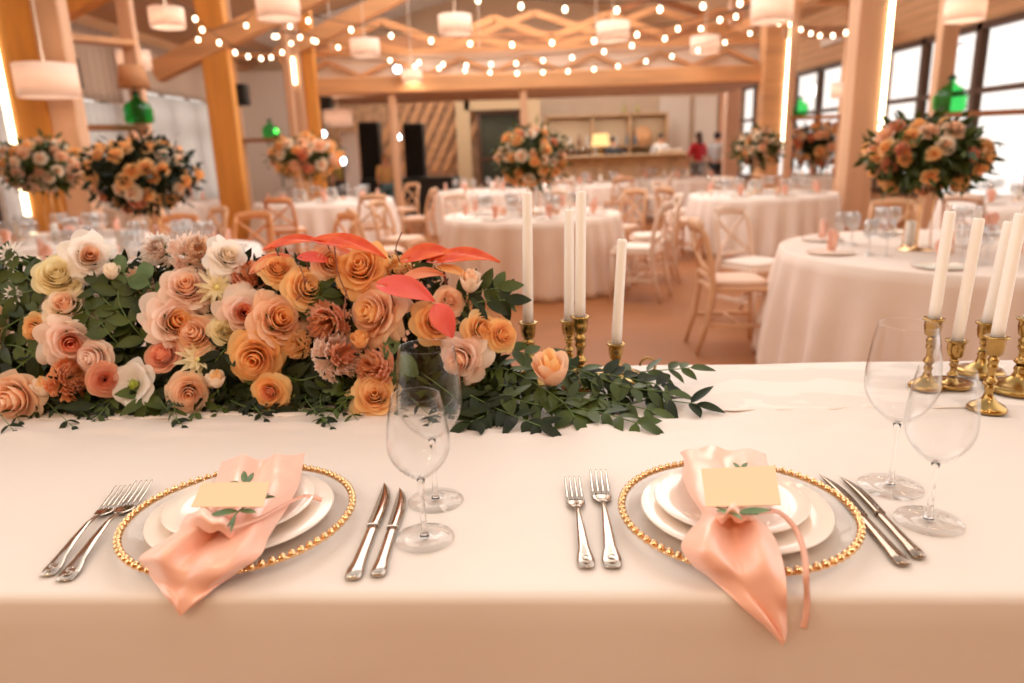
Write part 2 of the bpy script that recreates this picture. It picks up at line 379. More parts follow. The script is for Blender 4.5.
for (a, b, w, h, m) in [((-5.4, 9.0, 3.0), (-1.2, 9.0, 4.75), .22, .3, woodO), ((-5.4, 12.0, 2.75), (-.6, 12.0, 4.7), .24, .3, woodB),
                        ((-4.1, 14.1, 3.2), (-.8, 14.1, 4.6), .2, .26, woodB),
                        ((5.1, 10.0, 3.7), (1.2, 10.0, 5.0), .22, .3, woodB), ((5.0, 14.0, 3.3), (6.95, 14.0, 3.3), .2, .2, woodP),
                        ((5.0, 10.1, 3.25), (6.95, 10.1, 3.25), .2, .2, woodP), ((4.7, 14.1, 3.9), (1.4, 14.1, 5.0), .2, .26, woodB),
                        ((-7.8, 9.0, 3.45), (-4.4, 9.0, 3.45), .2, .24, woodO), ((-4.8, 7.8, 3.9), (-4.8, 12.1, 3.9), .2, .26, woodB), ((5, 7.8, 3.7), (5, 18.1, 3.7), .2, .24, woodB)]:
    struct('beam', MB().beam(a, b, w, h), m)
# the gallery: long beam, lattice rail and chevron trusses
struct('beam_gallery', MB().box((.5, 14.3, 2.66), (9.0, .3, .30), bev=.02), woodB)
struct('floor_gallery', MB().box((.5, 15.9, 2.62), (9.0, 3.0, .16)), woodP)
struct('wall_gallery_back', MB().box((.5, 17.45, 3.33), (9.4, .1, 1.28)), mat('brown_boarding', s2l(176, 128, 92), .7, var=.2, vscale=4))
def zigzag(name, y, z0, amp, per, th, m, x0=-3.9, x1=4.9, ph=0):
    mb = MB(); x = x0 + ph; k = 0
    while x < x1 - .01:
        xe = min(x + per / 2, x1); f = (xe - x) / (per / 2)
        za, zb = (z0, z0 + amp) if k % 2 == 0 else (z0 + amp, z0)
        mb.beam((x, y, za), (xe, y, za + (zb - za) * f), .07, th); x = xe; k += 1
    return struct(name, mb, m)
struct('trim_gallery_panel', MB().box((.5, 14.52, 3.02), (8.9, .03, .42)), white_p)
zigzag('trim_gallery_lattice', 14.42, 2.85, .26, 1.24, .06, woodB)
struct('trim_gallery_rail', MB().box((.5, 14.4, 3.24), (8.9, .09, .08)), woodB)
zigzag('trim_truss', 15.2, 3.25, .34, 2.3, .13, woodB)
zigzag('trim_truss', 16.0, 3.62, .42, 2.3, .14, woodB, ph=.3)
zigzag('trim_truss', 16.9, 3.85, .42, 2.6, .13, woodB, x0=-.6)
zigzag('trim_truss', 17.3, 4.15, .42, 2.6, .14, woodD, x0=2.0)
post('column_gallery', -2.10, 14.3, .14, .14, 0, 2.52, woodP)
post('column_gallery', .36, 14.3, .14, .14, 0, 2.52, woodP)
# dark zone, herringbone boards, doorway and the back of the bar
bx = 22.9
herr = MB()
for k in range(9):
    herr.beam((-4.2 + k * .33, bx - .1, .9), (-3.1 + k * .33, bx - .1, 3.0), .05, .14)
struct('trim_herringbone_boards', herr, woodB)
struct('wall_stage_back', MB().box((-3.1, bx + .15, 1.9), (4.6, .1, 3.8)), mat('tan_boards', s2l(200, 160, 124), .7, var=.25, vscale=5))  # tan boards, tone varying at random
fr = MB(); fr.box((-1.25, bx - .3, 1.55), (.42, .3, 3.1)).box((.80, bx - .3, 1.55), (.5, .3, 3.1)).box((-.30, bx - .3, 2.85), (1.8, .3, .5))
struct('wall_door_surround', fr, mat('cream_surround', s2l(206, 178, 140), .7))
d1 = MB(); d1.box((-.80, bx - .2, 1.3), (.1, .1, 2.6)).box((.42, bx - .2, 1.3), (.1, .1, 2.6)).box((-.18, bx - .2, 2.55), (1.2, .1, .1)).box((-.18, bx - .15, .25), (1.2, .05, .5)).box((-.18, bx - .15, 1.2), (1.2, .05, .08))
dd = struct('door_1', d1, mat('dark_door_wood', s2l(96, 62, 42), .5))
MB().box((-.18, bx - .12, 1.4), (1.15, .02, 2.2)).build('pane', mat('dark_door_glass', s2l(52, 58, 50), .15), dd, False)
# side windows / white panels right of the bar
for k, (x, w_) in enumerate(((5.35, .95), (6.35, 0.7))):
    f = MB(); f.box((x, YB - .08, 1.9), (w_, .06, 2.0))
    struct('trim_white_panel', f, mat('bright_white_panel', s2l(246, 236, 226), .6))
struct('trim_salmon_pier', MB().box((6.88, YB - .1, 1.9), (.24, .1, 3.8)), mat('salmon_wall', s2l(226, 176, 146), .7))
# ------------------------------------------------------------------ bar and things at the far end
barw = mat('bar_wood', s2l(238, 214, 176), .6, var=.2, vscale=5)
b = empty('bar_counter', (3.1, 20.2, 0), 0, 'long wooden bar counter with a plank front at the far end', 'bar counter')
MB().box((0, 0, .58), (3.7, .5, 1.14), bev=.01).build('counter_body', barw, b, False)
for k in range(13): MB().box((-1.75 + k * .29, -.265, .6), (.27, .03, 1.0), bev=.006).build('front_board', barw, b, False)
MB().box((0, -.05, 1.19), (3.9, .75, .07), bev=.015).build('counter_top', mat('pale_counter_top', s2l(232, 200, 156), .4), b, False)
bs = empty('back_bar_shelf', (3.0, 22.6, 0), 0, 'cream back bar shelving standing behind the wooden bar counter', 'shelving')
for z in (.1, 1.0, 1.45, 2.35): MB().box((0, 0, z), (3.6, .42, .05)).build('shelf', mat('shelf_wood', s2l(196, 158, 118), .6), bs, False)
for x in (-1.8, -.4, .7, 1.8): MB().box((x, 0, 1.19), (.06, .42, 2.38)).build('upright', mat('shelf_wood', s2l(150, 108, 74)), bs, False)
MB().box((0, .2, 1.2), (3.6, .02, 2.3)).build('back_panel', mat('shelf_back', s2l(206, 182, 150)), bs, False)
bt_cols = [('dark bottle', s2l(40, 46, 34)), ('pale bottle', s2l(220, 214, 206)), ('brown bottle', s2l(120, 64, 34)), ('blue-grey bottle', s2l(110, 124, 140))]
bprof = [(.001, 0), (.036, .002), (.038, .02), (.038, .17), (.03, .20), (.014, .23), (.013, .29), (.015, .292), (.015, .305), (.001, .306)]
bproto = {}
for k in range(22):
    nm, cc = bt_cols[rng.randrange(4)]
    z = 1.03 if k < 12 else 1.48
    if nm not in bproto:
        o = MB().lathe(bprof, 12).build('bottle', mat(nm.replace(' ', '_'), cc, .2)); bproto[nm] = o
    else: o = dup(bproto[nm])
    o.location = (1.35 + (k % 12) * .28 + rng.uniform(-.05, .05), 22.45, z - .005); o.scale = (1.15,) * 3
    tag(o, nm + (' on the lower open shelf behind the bar' if k < 12 else ' on the middle open shelf behind the bar'), 'bottle', 'bottles behind the bar, ' + nm + (' low' if k < 12 else ' mid'))
for k in range(14):
    o = dup(cupo) if k else MB().lathe([(.001, 0), (.03, .002), (.045, .09), (.042, .09), (.028, .01), (.001, .01)], 12).build('cup', china)
    if not k: cupo = o
    tag(o, 'white cup among the rows of cups on the right end of the bar counter', 'cup', 'cups on the bar')
    o.location = (4.15 + (k % 5) * .13, 20.05 + (k // 5) * .13, 1.224); o.scale = (1.3,) * 3
for k in range(10):
    o = dup(gobo) if k else MB().lathe([(.001, 0), (.035, .002), (.035, .005), (.005, .01), (.005, .09), (.03, .13), (.036, .17), (.03, .21), (.027, .21), (.033, .17), (.001, .12)], 12).build('bar_glass', glassb)
    if not k: gobo = o
    tag(o, 'stemmed clear glass among those on the left end of the bar counter', 'glass', 'glasses on the bar')
    o.location = (1.75 + (k % 5) * .16, 20.1 + (k // 5) * .14, 1.224)
bl = empty('bar_lamp', (2.55, 20.25, 1.224), 0, 'small glowing table lamp standing on the wooden bar counter', 'lamp')
MB().lathe([(.001, 0), (.08, .003), (.07, .02), (.02, .05), (.025, .15), (.012, .3), (.001, .3)], 16).build('base', brass, bl)
solid(MB().lathe([(.25, .24), (.20, .56)], 20).build('lamp_shade', emat('glowing_shade', (1, .62, .24), 1.6, False), bl), .004)
MB().ball((0, 0, 0), .27, 20, 12, (1, .3, 1)).build('round_board', woodB)
bpy.data.objects['round_board'].location = (4.1, 22.5, 1.476 + .27); tag(bpy.data.objects['round_board'], 'round wooden disc ornament above the right part of the bar', 'ornament')
for k, (x, z) in enumerate(((3.55, 2.39), (3.95, 2.39))):
    o = MB().lathe([(.001, 0), (.06, .005), (.09, .12), (.05, .2), (.06, .24), (.05, .24), (.001, .05)], 14).build('vase', mat('olive_vase', s2l(176, 160, 108), .4))
    o.location = (x, 22.6, z); tag(o, ('left' if k == 0 else 'right') + ' one of two small olive vases on top of the back bar shelving', 'vase')
# loudspeakers of the band
def speaker_tower(x, y, w, h, label):
    t = empty('loudspeaker', (x, y, 0), 0, label, 'loudspeaker')
    MB().box((0, 0, h / 2), (w, .5, h), bev=.02).build('cabinet', black_m, t, False)
    for k in range(5):
        MB().lathe([(w * .36, 0), (w * .34, .012), (w * .1, -.03), (.001, -.02)], 18, Matrix.Translation((0, -.252, h * (.14 + .18 * k))) @ Matrix.Rotation(R(90), 4, 'X')).build('speaker_cone', mat('speaker_cone', (.03, .03, .03), .4), t)
    MB().box((0, -.26, h * .5), (w * .9, .01, h * .9)).build('grille', mat('speaker_grille', (.01, .01, .011), .7), t, False)
speaker_tower(-3.15, 17.6, .46, 2.15, 'tall black loudspeaker, left of the two beside the gallery post')
speaker_tower(-2.15, 17.8, .46, 2.1, 'tall black loudspeaker, right of the two near the herringbone boards')
def box_thing(name, loc, d, m, label, cat, bev=.01):
    o = MB().box((0, 0, d[2] / 2), d, bev=bev).build(name, m, None, False); o.location = loc; return tag(o, label, cat)
st = empty('stage_console', (-2.2, 16.9, 0), 0, 'low black console between and in front of the loudspeakers', 'console')
MB().box((0, 0, .45), (2.2, .6, .8), bev=.02).build('cabinet', black_m, st, False)
MB().box((0, 0, .87), (2.3, .66, .04), bev=.01).build('top', mat('dark_console_top', (.03, .05, .05), .4), st, False)
spot_m = emat('spotlight_glow', (.85, .95, 1), 12, False)
for k, (px, py, Y, r_) in enumerate(((318, 115, 15.5, .07), (323, 134, 15.5, .08), (398, 137, 16.4, .08), (342, 161, 15.6, .10), (397, 69, 14.0, .08), (276, 131, 13.4, .06), (312, 131, 14.6, .07))):
    p = aty(px, py, Y)
    t = empty('spotlight', p, 0, 'small stage spotlight shining, ' + ('on the upper left of the band corner', 'just under the upper left spotlight', 'between the two tall loudspeakers', 'low above the flowers left of the loudspeakers', 'hung below the gallery lattice', 'warm, left of the green bottle by the thin posts', 'warm, right of the green bottle by the thin posts')[k], 'spotlight')
    MB().lathe([(.001, .16), (r_ * .8, .15), (r_ * 1.1, 0), (r_ * .9, 0), (r_ * .7, .05)], 16, Matrix.Rotation(R(-90), 4, 'X')).build('housing', black_m, t)
    if k != 4: MB().tube([(0, .08, 0), (0, .1, -p.z)], .015, 6).build('stand', black_m, t)
    else: MB().tube([(0, .08, 0), (0, .3, .12)], .015, 6).build('bracket', black_m, t)
    MB().ball((0, .02, 0), r_ * .8, 12, 8, (1, .5, 1)).build('lens', spot_m if k < 5 else emat('warm_spot', (1, .75, .4), 6, False), t)
for k, (px, py, Y, lb) in enumerate(((241, 95, 12.6, 'right of the orange column'), (66, 73, 8.4, 'behind the white lampshade at far left'), (326, 102, 15, 'under the left end of the gallery'))):
    p = aty(px, py, Y)
    t = empty('wall_speaker', p, 0, 'small black speaker box hung ' + lb, 'speaker')
    MB().box((0, 0, 0), (.24, .2, .34), bev=.02).build('cabinet', black_m, t, False)
    MB().box((0, -.105, 0), (.2, .01, .3)).build('grille', mat('speaker_grille', (.01, .01, .01)), t, False)
# white standing banner / fridge-like white shapes near the band
box_thing('white_banner', Vector((aty(352, 175, 15.8).x, 15.8, 0)), (.34, .05, 1.9), mat('banner_white', s2l(232, 226, 226), .7), 'white upright banner standing behind the flowers left of the loudspeakers', 'banner')
# ------------------------------------------------------------------ people
skin_m = mat('skin', s2l(214, 160, 128), .5)
def skin_chain(name, verts, edges, radii, m, parent, root=0, lvl=1):
    me = bpy.data.meshes.new(name); me.from_pydata(verts, edges, []); me.materials.append(m)
    o = bpy.data.objects.new(name, me); COL.objects.link(o); o.parent = parent
    o.modifiers.new('skin', 'SKIN')
    sv = me.skin_vertices[0].data
    for i, r_ in enumerate(radii): sv[i].radius = (r_, r_) if not isinstance(r_, tuple) else r_
    sv[root].use_root = True
    subs(o, lvl); 
    for md in o.modifiers:
        if md.type == 'SKIN': md.use_smooth_shade = True
    return o
def person(loc, rz, shirt, trousers, hair, label, h=1.72, reach=0.0, long_hair=False):
    t = empty('person', loc, rz, label, 'person'); k = h / 1.72
    J = [(0, 0, .95), (0, 0, 1.10), (0, 0, 1.28), (0, 0, 1.42), (0, -.01, 1.50), (0, -.02, 1.57), (0, -.02, 1.66),
         (.10, 0, .90), (.11, -.01, .50), (.11, .02, .09), (.12, -.13, .035),
         (-.10, 0, .90), (-.12, -.02, .50), (-.12, .02, .09), (-.13, -.13, .035),
         (.18, 0, 1.39), (.24, -.02, 1.12), (.26, -.14 - reach, .92 + reach), (.26, -.20 - reach, .86 + reach),
         (-.18, 0, 1.39), (-.24, -.02, 1.12), (-.26, -.14 - reach, .92 + reach), (-.26, -.20 - reach, .86 + reach)]
    J = [tuple(c_ * k for c_ in p) for p in J]
    E = [(0, 1), (1, 2), (2, 3), (3, 4), (4, 5), (5, 6), (0, 7), (7, 8), (8, 9), (9, 10), (0, 11), (11, 12), (12, 13), (13, 14), (3, 15), (15, 16), (16, 17), (17, 18), (3, 19), (19, 20), (20, 21), (21, 22)]
    rr = [(.13, .09), (.12, .085), (.14, .095), (.10, .07), .05, (.075, .085), (.07, .085), .085, .055, .038, .034, .085, .055, .038, .034, .05, .04, .03, .028, .05, .04, .03, .028]
    skin_chain('body', J, E, rr, skin_m, t)
    g = 1.14
    skin_chain('shirt', [J[0], J[1], J[2], J[3], J[15], J[16], J[19], J[20]], [(0, 1), (1, 2), (2, 3), (3, 4), (4, 5), (3, 6), (6, 7)], [(.15, .11), (.145, .105), (.165, .115), (.12, .085), .066, .055, .066, .055], shirt, t)
    skin_chain('trousers', [J[0], J[7], J[8], J[9], J[11], J[12], J[13]], [(0, 1), (1, 2), (2, 3), (0, 4), (4, 5), (5, 6)], [(.145, .11), .10, .07, .055, .10, .07, .055], trousers, t)
    hm = MB().ball((0, .012 * k, 1.645 * k), .098 * k, 14, 9, (.92, 1.02, .95))
    if long_hair: hm.ball((0, .06 * k, 1.52 * k), .09 * k, 12, 8, (1, .6, 1.5))
    hm.build('hair', hair, t)
    f_ = MB()
    for s_ in (-1, 1): f_.ball((s_ * .03 * k, -.098 * k, 1.63 * k), .010 * k, 8, 5)
    f_.build('eyes', black_m, t)
    MB().ball((0, -.108 * k, 1.605 * k), .014 * k, 8, 5, (.8, 1, 1.3)).build('nose', skin_m, t)
    MB().ball((0, -.10 * k, 1.575 * k), .018 * k, 8, 5, (1.2, .4, .35)).build('mouth', mat('lips', s2l(170, 84, 74)), t)
    return t
brown_h = mat('brown_hair', s2l(84, 56, 38), .6); dark_h = mat('dark_hair', s2l(40, 30, 26), .6)
person((4.85, 18.9, 0), R(200), mat('red_top', s2l(206, 40, 52), .7), mat('grey_trousers', s2l(140, 140, 140), .7), brown_h, 'person in a red top and grey trousers standing by the bar', 1.72, long_hair=True)
person((5.22, 18.5, 0), R(130), mat('pale_shirt', s2l(216, 220, 224), .7), mat('black_trousers', s2l(42, 44, 48), .7), dark_h, 'person in a pale shirt and black trousers stepping beside the red-topped person', 1.70)
person((-3.62, 16.4, 0), R(10), mat('yellow_shirt', s2l(216, 206, 120), .7), mat('black_trousers', (.03, .03, .03)), brown_h, 'person in a pale yellow shirt standing left of the tall loudspeakers', 1.55, .1)
person((-3.75, 17.7, 0), R(-20), mat('pink_shirt', s2l(226, 196, 196), .7), mat('dark_trousers', (.03, .03, .03)), dark_h, 'person in a pale pink shirt close by the left tall loudspeaker', 1.82, .1)
person((-2.62, 16.2, 0), R(20), mat('sand_shirt', s2l(220, 182, 120), .7), mat('teal_trousers', s2l(90, 130, 140), .7), mat('fair_hair', s2l(190, 140, 90)), 'person in a sand-coloured top between the two tall loudspeakers', 1.42, .1)
person((4.4, 21.3, 0), R(0), mat('white_shirt', s2l(236, 232, 228), .7), mat('black_trousers', (.03, .03, .03)), dark_h, 'person in a white shirt standing behind the right end of the bar', 1.75, .1)
person((3.05, 21.3, 0), R(15), mat('charcoal_shirt', s2l(70, 72, 76), .7), mat('black_trousers', (.03, .03, .03)), dark_h, 'person in a charcoal shirt standing behind the middle of the bar', 1.7, .1)
# ------------------------------------------------------------------ pendants
shade_m = mat('drum_shade_fabric', s2l(244, 226, 214), .8, trans=.5, emit=(1, .82, .68), es=.12)
pw = []
pend = [(47, 81, 7.2, .52, 'lowest of all, before the orange column at far left'), (167, 18, 9.5, .40, 'at top left right of the thin post'), (278, 7, 9.8, .52, 'at the top edge above the warm bulbs at left'), (365, 48, 13, .48, 'left of the gallery lattice'),
        (455, 25, 12, .50, 'at top centre in front of the pale ceiling panel'), (480, 59, 15.2, .48, 'below the top centre shade, near the lattice'), (613, 32, 12, .50, 'right of centre high in front of the trusses'),
        (596, 59, 15.2, .48, 'right of centre just above the lattice'), (705, 45, 13.6, .50, 'in front of the right gable of the trusses'), (772, 10, 10, .52, 'at the top edge in front of the right gallery column'),
        (845, 90, 12.5, .42, 'low in front of the farther right window'), (338, 118, 14.9, .54, 'low, under the left end of the gallery beam'), (134, 60, 11.0, .44, 'above the green bottle lamp at left'), (965, 10, 7.6, .36, 'at the top right edge'),
        (412, 76, 14.0, .36, 'small, just above the gallery beam left of centre')]
pp = None
for (px, py, Y, w_, lb) in pend:
    p = aty(px, py, Y); h_ = w_ * .56
    t = empty('pendant_lamp', p, 0, 'white drum pendant lamp, ' + lb.replace('lowest and largest, in front', 'lowest and largest, in front'), 'pendant lamp', 'drum pendants over the hall')
    if pp is None:
        o = solid(MB().lathe([(.5, -.28), (.5, .28)], 32).build('lamp_shade', shade_m, t), .012); o2 = MB().lathe([(.001, .02), (.07, 0), (.1, .08), (.07, .16), (.001, .18)], 14).build('bulb', emat('bulb_glow_soft', (1, .72, .42), 1.2, False), t)
        pp = (o, o2)
    else:
        for q in pp: c_ = dup(q, t)
    for c_ in t.children: c_.scale = (w_, w_, w_)
    MB().tube([(0, 0, h_ * .1), (0, 0, min(5.6, 4.1 + (8 - abs(p.x)) * .28) - p.z)], .008, 6).build('cord', white_p, t)
    lamp('lamp_light', 'POINT', (0, 0, .0), 9, (1, .82, .64), .12, parent=t)
# ------------------------------------------------------------------ strings of bulbs
bulb_m = emat('string_bulb_glow', (1, .80, .54), 9, False)
wire_m = mat('black_wire', (.03, .025, .02), .6)
bm_ = MB().lathe([(.001, -.075), (.022, -.068), (.036, -.04), (.03, -.01), (.014, .012), (.012, .02)], 12)
sm_ = MB().lathe([(.013, .012), (.015, .015), (.015, .05), (.001, .052)], 10)
bulbP = bm_.build('bulb', bulb_m); sockP = sm_.build('socket', wire_m)
bulb_me, sock_me = bulbP.data, sockP.data; bpy.data.objects.remove(bulbP); bpy.data.objects.remove(sockP)
def lights(label, pts, Y0, Y1, ends=()):
    t = empty('string_lights', (0, 0, 0), 0, label, 'string lights', 'bulb strings under the roof')
    n = len(pts); P = []
    for i, (x, y) in enumerate(pts):
        P.append(aty(x, y, Y0 + (Y1 - Y0) * i / max(1, n - 1)))
    top = [p + Vector((0, 0, .055)) for p in P]
    if ends: top = [aty(*ends[0])] + top + [aty(*ends[1])]
    MB().tube(top, .006, 5).build('wire', wire_m, t)
    for p in P:
        for me, nm in ((bulb_me, 'bulb'), (sock_me, 'socket')):
            o = bpy.data.objects.new(nm, me); COL.objects.link(o); o.parent = t; o.location = p; o.scale = (.72,) * 3
lights('string of warm bulbs sagging across the middle from the left post to the top right', [(308, 19), (351, 28), (391, 34), (431, 39), (470, 42), (512, 43), (552, 41), (594, 39), (637, 33), (678, 27), (720, 18), (761, 8)], 10.5, 10.0, ((270, 4, 10.5), (800, -8, 10)))
lights('topmost string of warm bulbs along the upper edge right of centre', [(478, -2), (521, 4), (565, 7), (617, 8), (660, 7), (703, 4), (740, 1)], 8.6, 8.2, ((430, -12, 8.6), (790, -10, 8.2)))
lights('string of warm bulbs from the left post dipping low then rising towards the right column', [(338, 46), (390, 59), (419, 61), (443, 63), (466, 64), (491, 63), (516, 62), (543, 59), (572, 56), (604, 50), (632, 44), (665, 37), (701, 27), (736, 15)], 13.2, 10.8, ((312, 38, 13.5), (775, 0, 10.5)))
lights('lowest string of warm bulbs just above the gallery beam', [(397, 67), (415, 65), (439, 67), (465, 69), (490, 71), (517, 72), (543, 71), (568, 70), (594, 68), (618, 65), (646, 60), (672, 55), (698, 49), (725, 41), (750, 32), (779, 22)], 13.7, 12.6, ((306, 52, 13.98), (795, 12, 12.4)))
lights('string of warm bulbs dipping between the two right columns', [(793, 21), (801, 28), (811, 32), (820, 34), (833, 34), (846, 31), (861, 23), (878, 12)], 13.2, 10.0, ((784, 10, 13.5), (890, -2, 9.8)))
lights('string of warm bulbs sagging at upper left to the thin post', [(180, 10), (195, 17), (202, 28), (219, 41), (235, 51), (248, 55), (261, 57), (271, 56), (282, 51), (291, 42), (300, 35)], 9.5, 13.6, ((172, 0, 9.4), (305, 26, 13.8)))
lights('short upper string of warm bulbs crossing behind the top left pendant', [(198, 38), (246, 24), (258, 11), (274, 35), (290, 25)], 11.5, 12.5)
lights('string of warm bulbs running right of the thin left post', [(316, 40), (300, 36), (277, 35), (313, 39)], 12.2, 12.6)
lights('single hanging bulb cord in front of the near right window', [(944, 54), (962, 48)], 9.6, 9.2)
# ------------------------------------------------------------------ ladder shelves with green demijohns
def ladder(name, a, b, zs, label, zt=4.4, z0=0.0, w=.2):
    t = empty(name, a, 0, label, 'shelf frame')
    A = Vector(a); B = Vector(b) - A
    for q in (Vector((0, 0, 0)), B): MB().box((q.x, q.y, (zt + z0) / 2), (w, w * .7, zt - z0), bev=.01).build('post', woodP, t, False)
    for z in zs: MB().beam((0, 0, z), (B.x, B.y, z), .26, .06).build('shelf', woodD if z < 2.2 else woodB, t, False)
    return t
ladder('ladder_shelf', (-4.95, 8.25, 0), (-4.32, 9.05, 0), (1.80, 2.74), 'tall wooden ladder frame with two rails holding the green bottle lamp', 4.7, w=.16)
ladder('ladder_shelf', (-4.62, 13.2, 0), (-3.7, 13.2, 0), (1.72, 3.1), 'thin wooden ladder frame with a green bottle beyond the orange column', 4.6, w=.12)
ladder('ladder_shelf', (5.22, 9.1, 0), (6.15, 8.5, 0), (1.66, 4.0), 'wooden ladder frame holding a green demijohn in front of the right windows', 4.6, w=.2)
ladder('ladder_shelf', (4.85, 12.9, 0), (5.75, 12.9, 0), (1.80, 3.6), 'farther wooden ladder frame with a small green bottle at right', 4.2, w=.12)
demi = clear('green_glass', (.22, .82, .36), 1.0, 1.5, .03); demid = clear('deep_green_glass', (.06, .62, .22), 1.0, 1.5, .03)
def demijohn(loc, s_, m, label, shade=False):
    t = empty('demijohn' if not shade else 'bottle_lamp', loc, 0, label, 'bottle' if not shade else 'lamp')
    MB().lathe([(.001, 0), (.38, .01), (.46, .08), (.47, .45), (.40, .62), (.18, .76), (.10, .84), (.10, .96)], 24).build('bottle_body' if shade else 'glass_body', m, t).scale = (s_,) * 3
    MB().lathe([(.14, .94), (.14, 1.0), (.09, 1.0), (.08, 1.06), (.001, 1.07)], 16).build('stopper', mat('dark_green_cap', (.01, .05, .03), .4), t).scale = (s_,) * 3
    if shade:
        solid(MB().lathe([(.50, 1.15), (.38, 1.85)], 24).build('lamp_shade', mat('tan_shade', s2l(222, 170, 124), .8, trans=.4), t), .01).scale = (s_,) * 3
        MB().tube([(0, 0, .98 * s_), (0, 0, 1.5 * s_)], .008, 8).build('lamp_stem', black_m, t)
p = aty(139, 129, 8.7); demijohn((p.x + .02, 8.7, 1.832), .34, demid, 'green glass bottle lamp with a tan shade on the left ladder shelf', True)
demijohn((-4.1, 13.2, 1.752), .30, demi, 'green glass demijohn on the thin frame beyond the orange column')
demijohn((5.30, 9.045, 1.692), .40, demi, 'large green glass demijohn on the frame in front of the right windows')
demijohn((5.02, 12.9, 1.832), .30, demi, 'small green demijohn on the farther frame beside the glowing strip')
# ------------------------------------------------------------------ chairs
def chair(wood, seatm, label):
    t = empty('dining_chair', (0, 0, 0), 0, label, 'chair')
    # faces +y
    st = MB(); rows = []
    for z, g in ((.435, .97), (.44, 1), (.462, 1), (.468, .96)):
        rows.append([(x * g, y * g, z) for x, y in ((-.19, -.2), (.19, -.2), (.225, .17), (.17, .215), (-.17, .215), (-.225, .17))])
    st.grid(rows, closeu=True); st.f.append((18, 19, 20, 21, 22, 23)); st.f.append((5, 4, 3, 2, 1, 0)); st.build('seat', wood, t, False)
    cu = MB(); rows = []
    for z, g in ((.468, .93), (.48, .97), (.50, .95), (.508, .8), (.51, .3)):
        rows.append([(x * g, y * g, z) for x, y in ((-.18, -.18), (0, -.185), (.18, -.18), (.21, .15), (.16, .2), (0, .205), (-.16, .2), (-.21, .15))])
    cu.grid(rows, closeu=True); cu.f.append(tuple(32 + i for i in range(8))); cu.build('cushion', seatm, t)
    for s_ in (-1, 1):
        MB().tube([(s_ * .19, .18, .44), (s_ * .195, .19, .2), (s_ * .2, .2, 0)], [.022, .019, .015], 8).build('leg', wood, t)
        MB().tube([(s_ * .18, -.28, 0), (s_ * .185, -.22, .22), (s_ * .19, -.19, .45), (s_ * .185, -.20, .62), (s_ * .175, -.245, .80), (s_ * .165, -.275, .87)], [.016, .02, .023, .021, .019, .017], 8).build('leg', wood, t)
        MB().beam((s_ * .2, .18, .2), (s_ * .185, -.2, .2), .02, .026).build('stretcher', wood, t, False)
    MB().beam((-.19, 0, .2), (.19, 0, .2), .022, .022).build('stretcher', wood, t, False)
    def curved(p, q, bow, w, h):
        p = Vector(p); q = Vector(q); L = []
        for i in range(7):
            f = i / 6; c_ = p.lerp(q, f) + Vector((0, -bow * 4 * f * (1 - f), 0)); L.append(c_)
        return MB().tube([tuple(v) for v in L], w, 8, flat=h)
    mb = MB(); rows = []
    for i in range(9):
        f = i / 8; x = -.18 + .36 * f; bow = .035 * 4 * f * (1 - f); zc = .86 + .022 * math.sin(PI * f)
        rows.append([(x, -.27 - bow - .011, zc - .035), (x, -.27 - bow + .011, zc - .035), (x, -.275 - bow + .011, zc + .04), (x, -.275 - bow - .011, zc + .04)])
    mb.grid(rows, closeu=True); mb.f.append((3, 2, 1, 0)); mb.f.append(tuple(32 + i for i in range(4))); mb.build('top_rail', wood, t)
    curved((-.18, -.20, .54), (.18, -.20, .54), .02, .014, 1).build('lower_rail', wood, t)
    curved((-.175, -.2, .55), (.165, -.262, .83), .03, .014, 1).build('cross_slat', wood, t)
    curved((.175, -.2, .55), (-.165, -.262, .83), .034, .014, 1).build('cross_slat', wood, t)
    return t
seat_m = mat('pale_cushion', s2l(226, 190, 166), .8); seat_w = mat('white_cushion', s2l(236, 218, 204), .8)
CH_ = {}
def put_chair(kind, x, y, face, label, group=None):
    """face: the direction the sitter looks, degrees from +y towards -x"""
    if kind not in CH_:
        w_, s_ = {'n': (woodL, seat_m), 'w': (woodW, seat_w), 'o': (mat('honey_wood', s2l(218, 150, 98), .5, var=.1, vscale=5), seat_m)}[kind]
        o = CH_[kind] = chair(w_, s_, label)
    else: o = dup(CH_[kind])
    o.location = (x, y, 0); o.rotation_euler = (0, 0, R(face)); tag(o, label, 'chair', group)
    if not group and 'group' in o: del o['group']
    return o
# ------------------------------------------------------------------ round tables
plate_me = MB().lathe([(.001, .002), (.085, .002), (.135, .012), (.137, .015), (.13, .013), (.085, .006), (.001, .006)], 28).build('plate', china); PLATE = plate_me
GOB = MB().lathe([(.001, 0), (.036, .001), (.036, .003), (.006, .008), (.004, .09), (.02, .10), (.038, .13), (.038, .16), (.03, .205), (.029, .205), (.0365, .16), (.0365, .13), (.001, .10)], 14).build('wine_glass', glassb)
nk = MB()
for k in range(5):
    a = (k - 2) * .32
    nk.grid([[(.02 * u * math.cos(a) + .05 * math.sin(a) * v, .02 * u * math.sin(a) + (.012 * math.sin(u * 4 + k)), .005 + v * .13 * math.cos(a)) for u in (-1, -.5, 0, .5, 1)] for v in (0, .3, .6, .9, 1)])
NAP = solid(nk.build('napkin', satin), .002)
TL = {}
tl = MB().lathe([(.001, 0), (.032, .001), (.036, .006), (.036, .075), (.033, .075), (.033, .01), (.001, .01)], 16)
VOT = tl.build('votive_glass', clear('votive_glass', (.98, .86, .78), 1.2, 1.5, .06))
CD = empty('pillar_candle'); 
MB().lathe([(.001, .012), (.03, .012), (.032, .016), (.031, .15), (.022, .156), (.001, .154)], 16).build('candle_body', wax, CD)
MB().lathe([(.001, 0), (.048, .001), (.05, .006), (.033, .012), (.001, .012)], 18).build('dish', gold, CD)
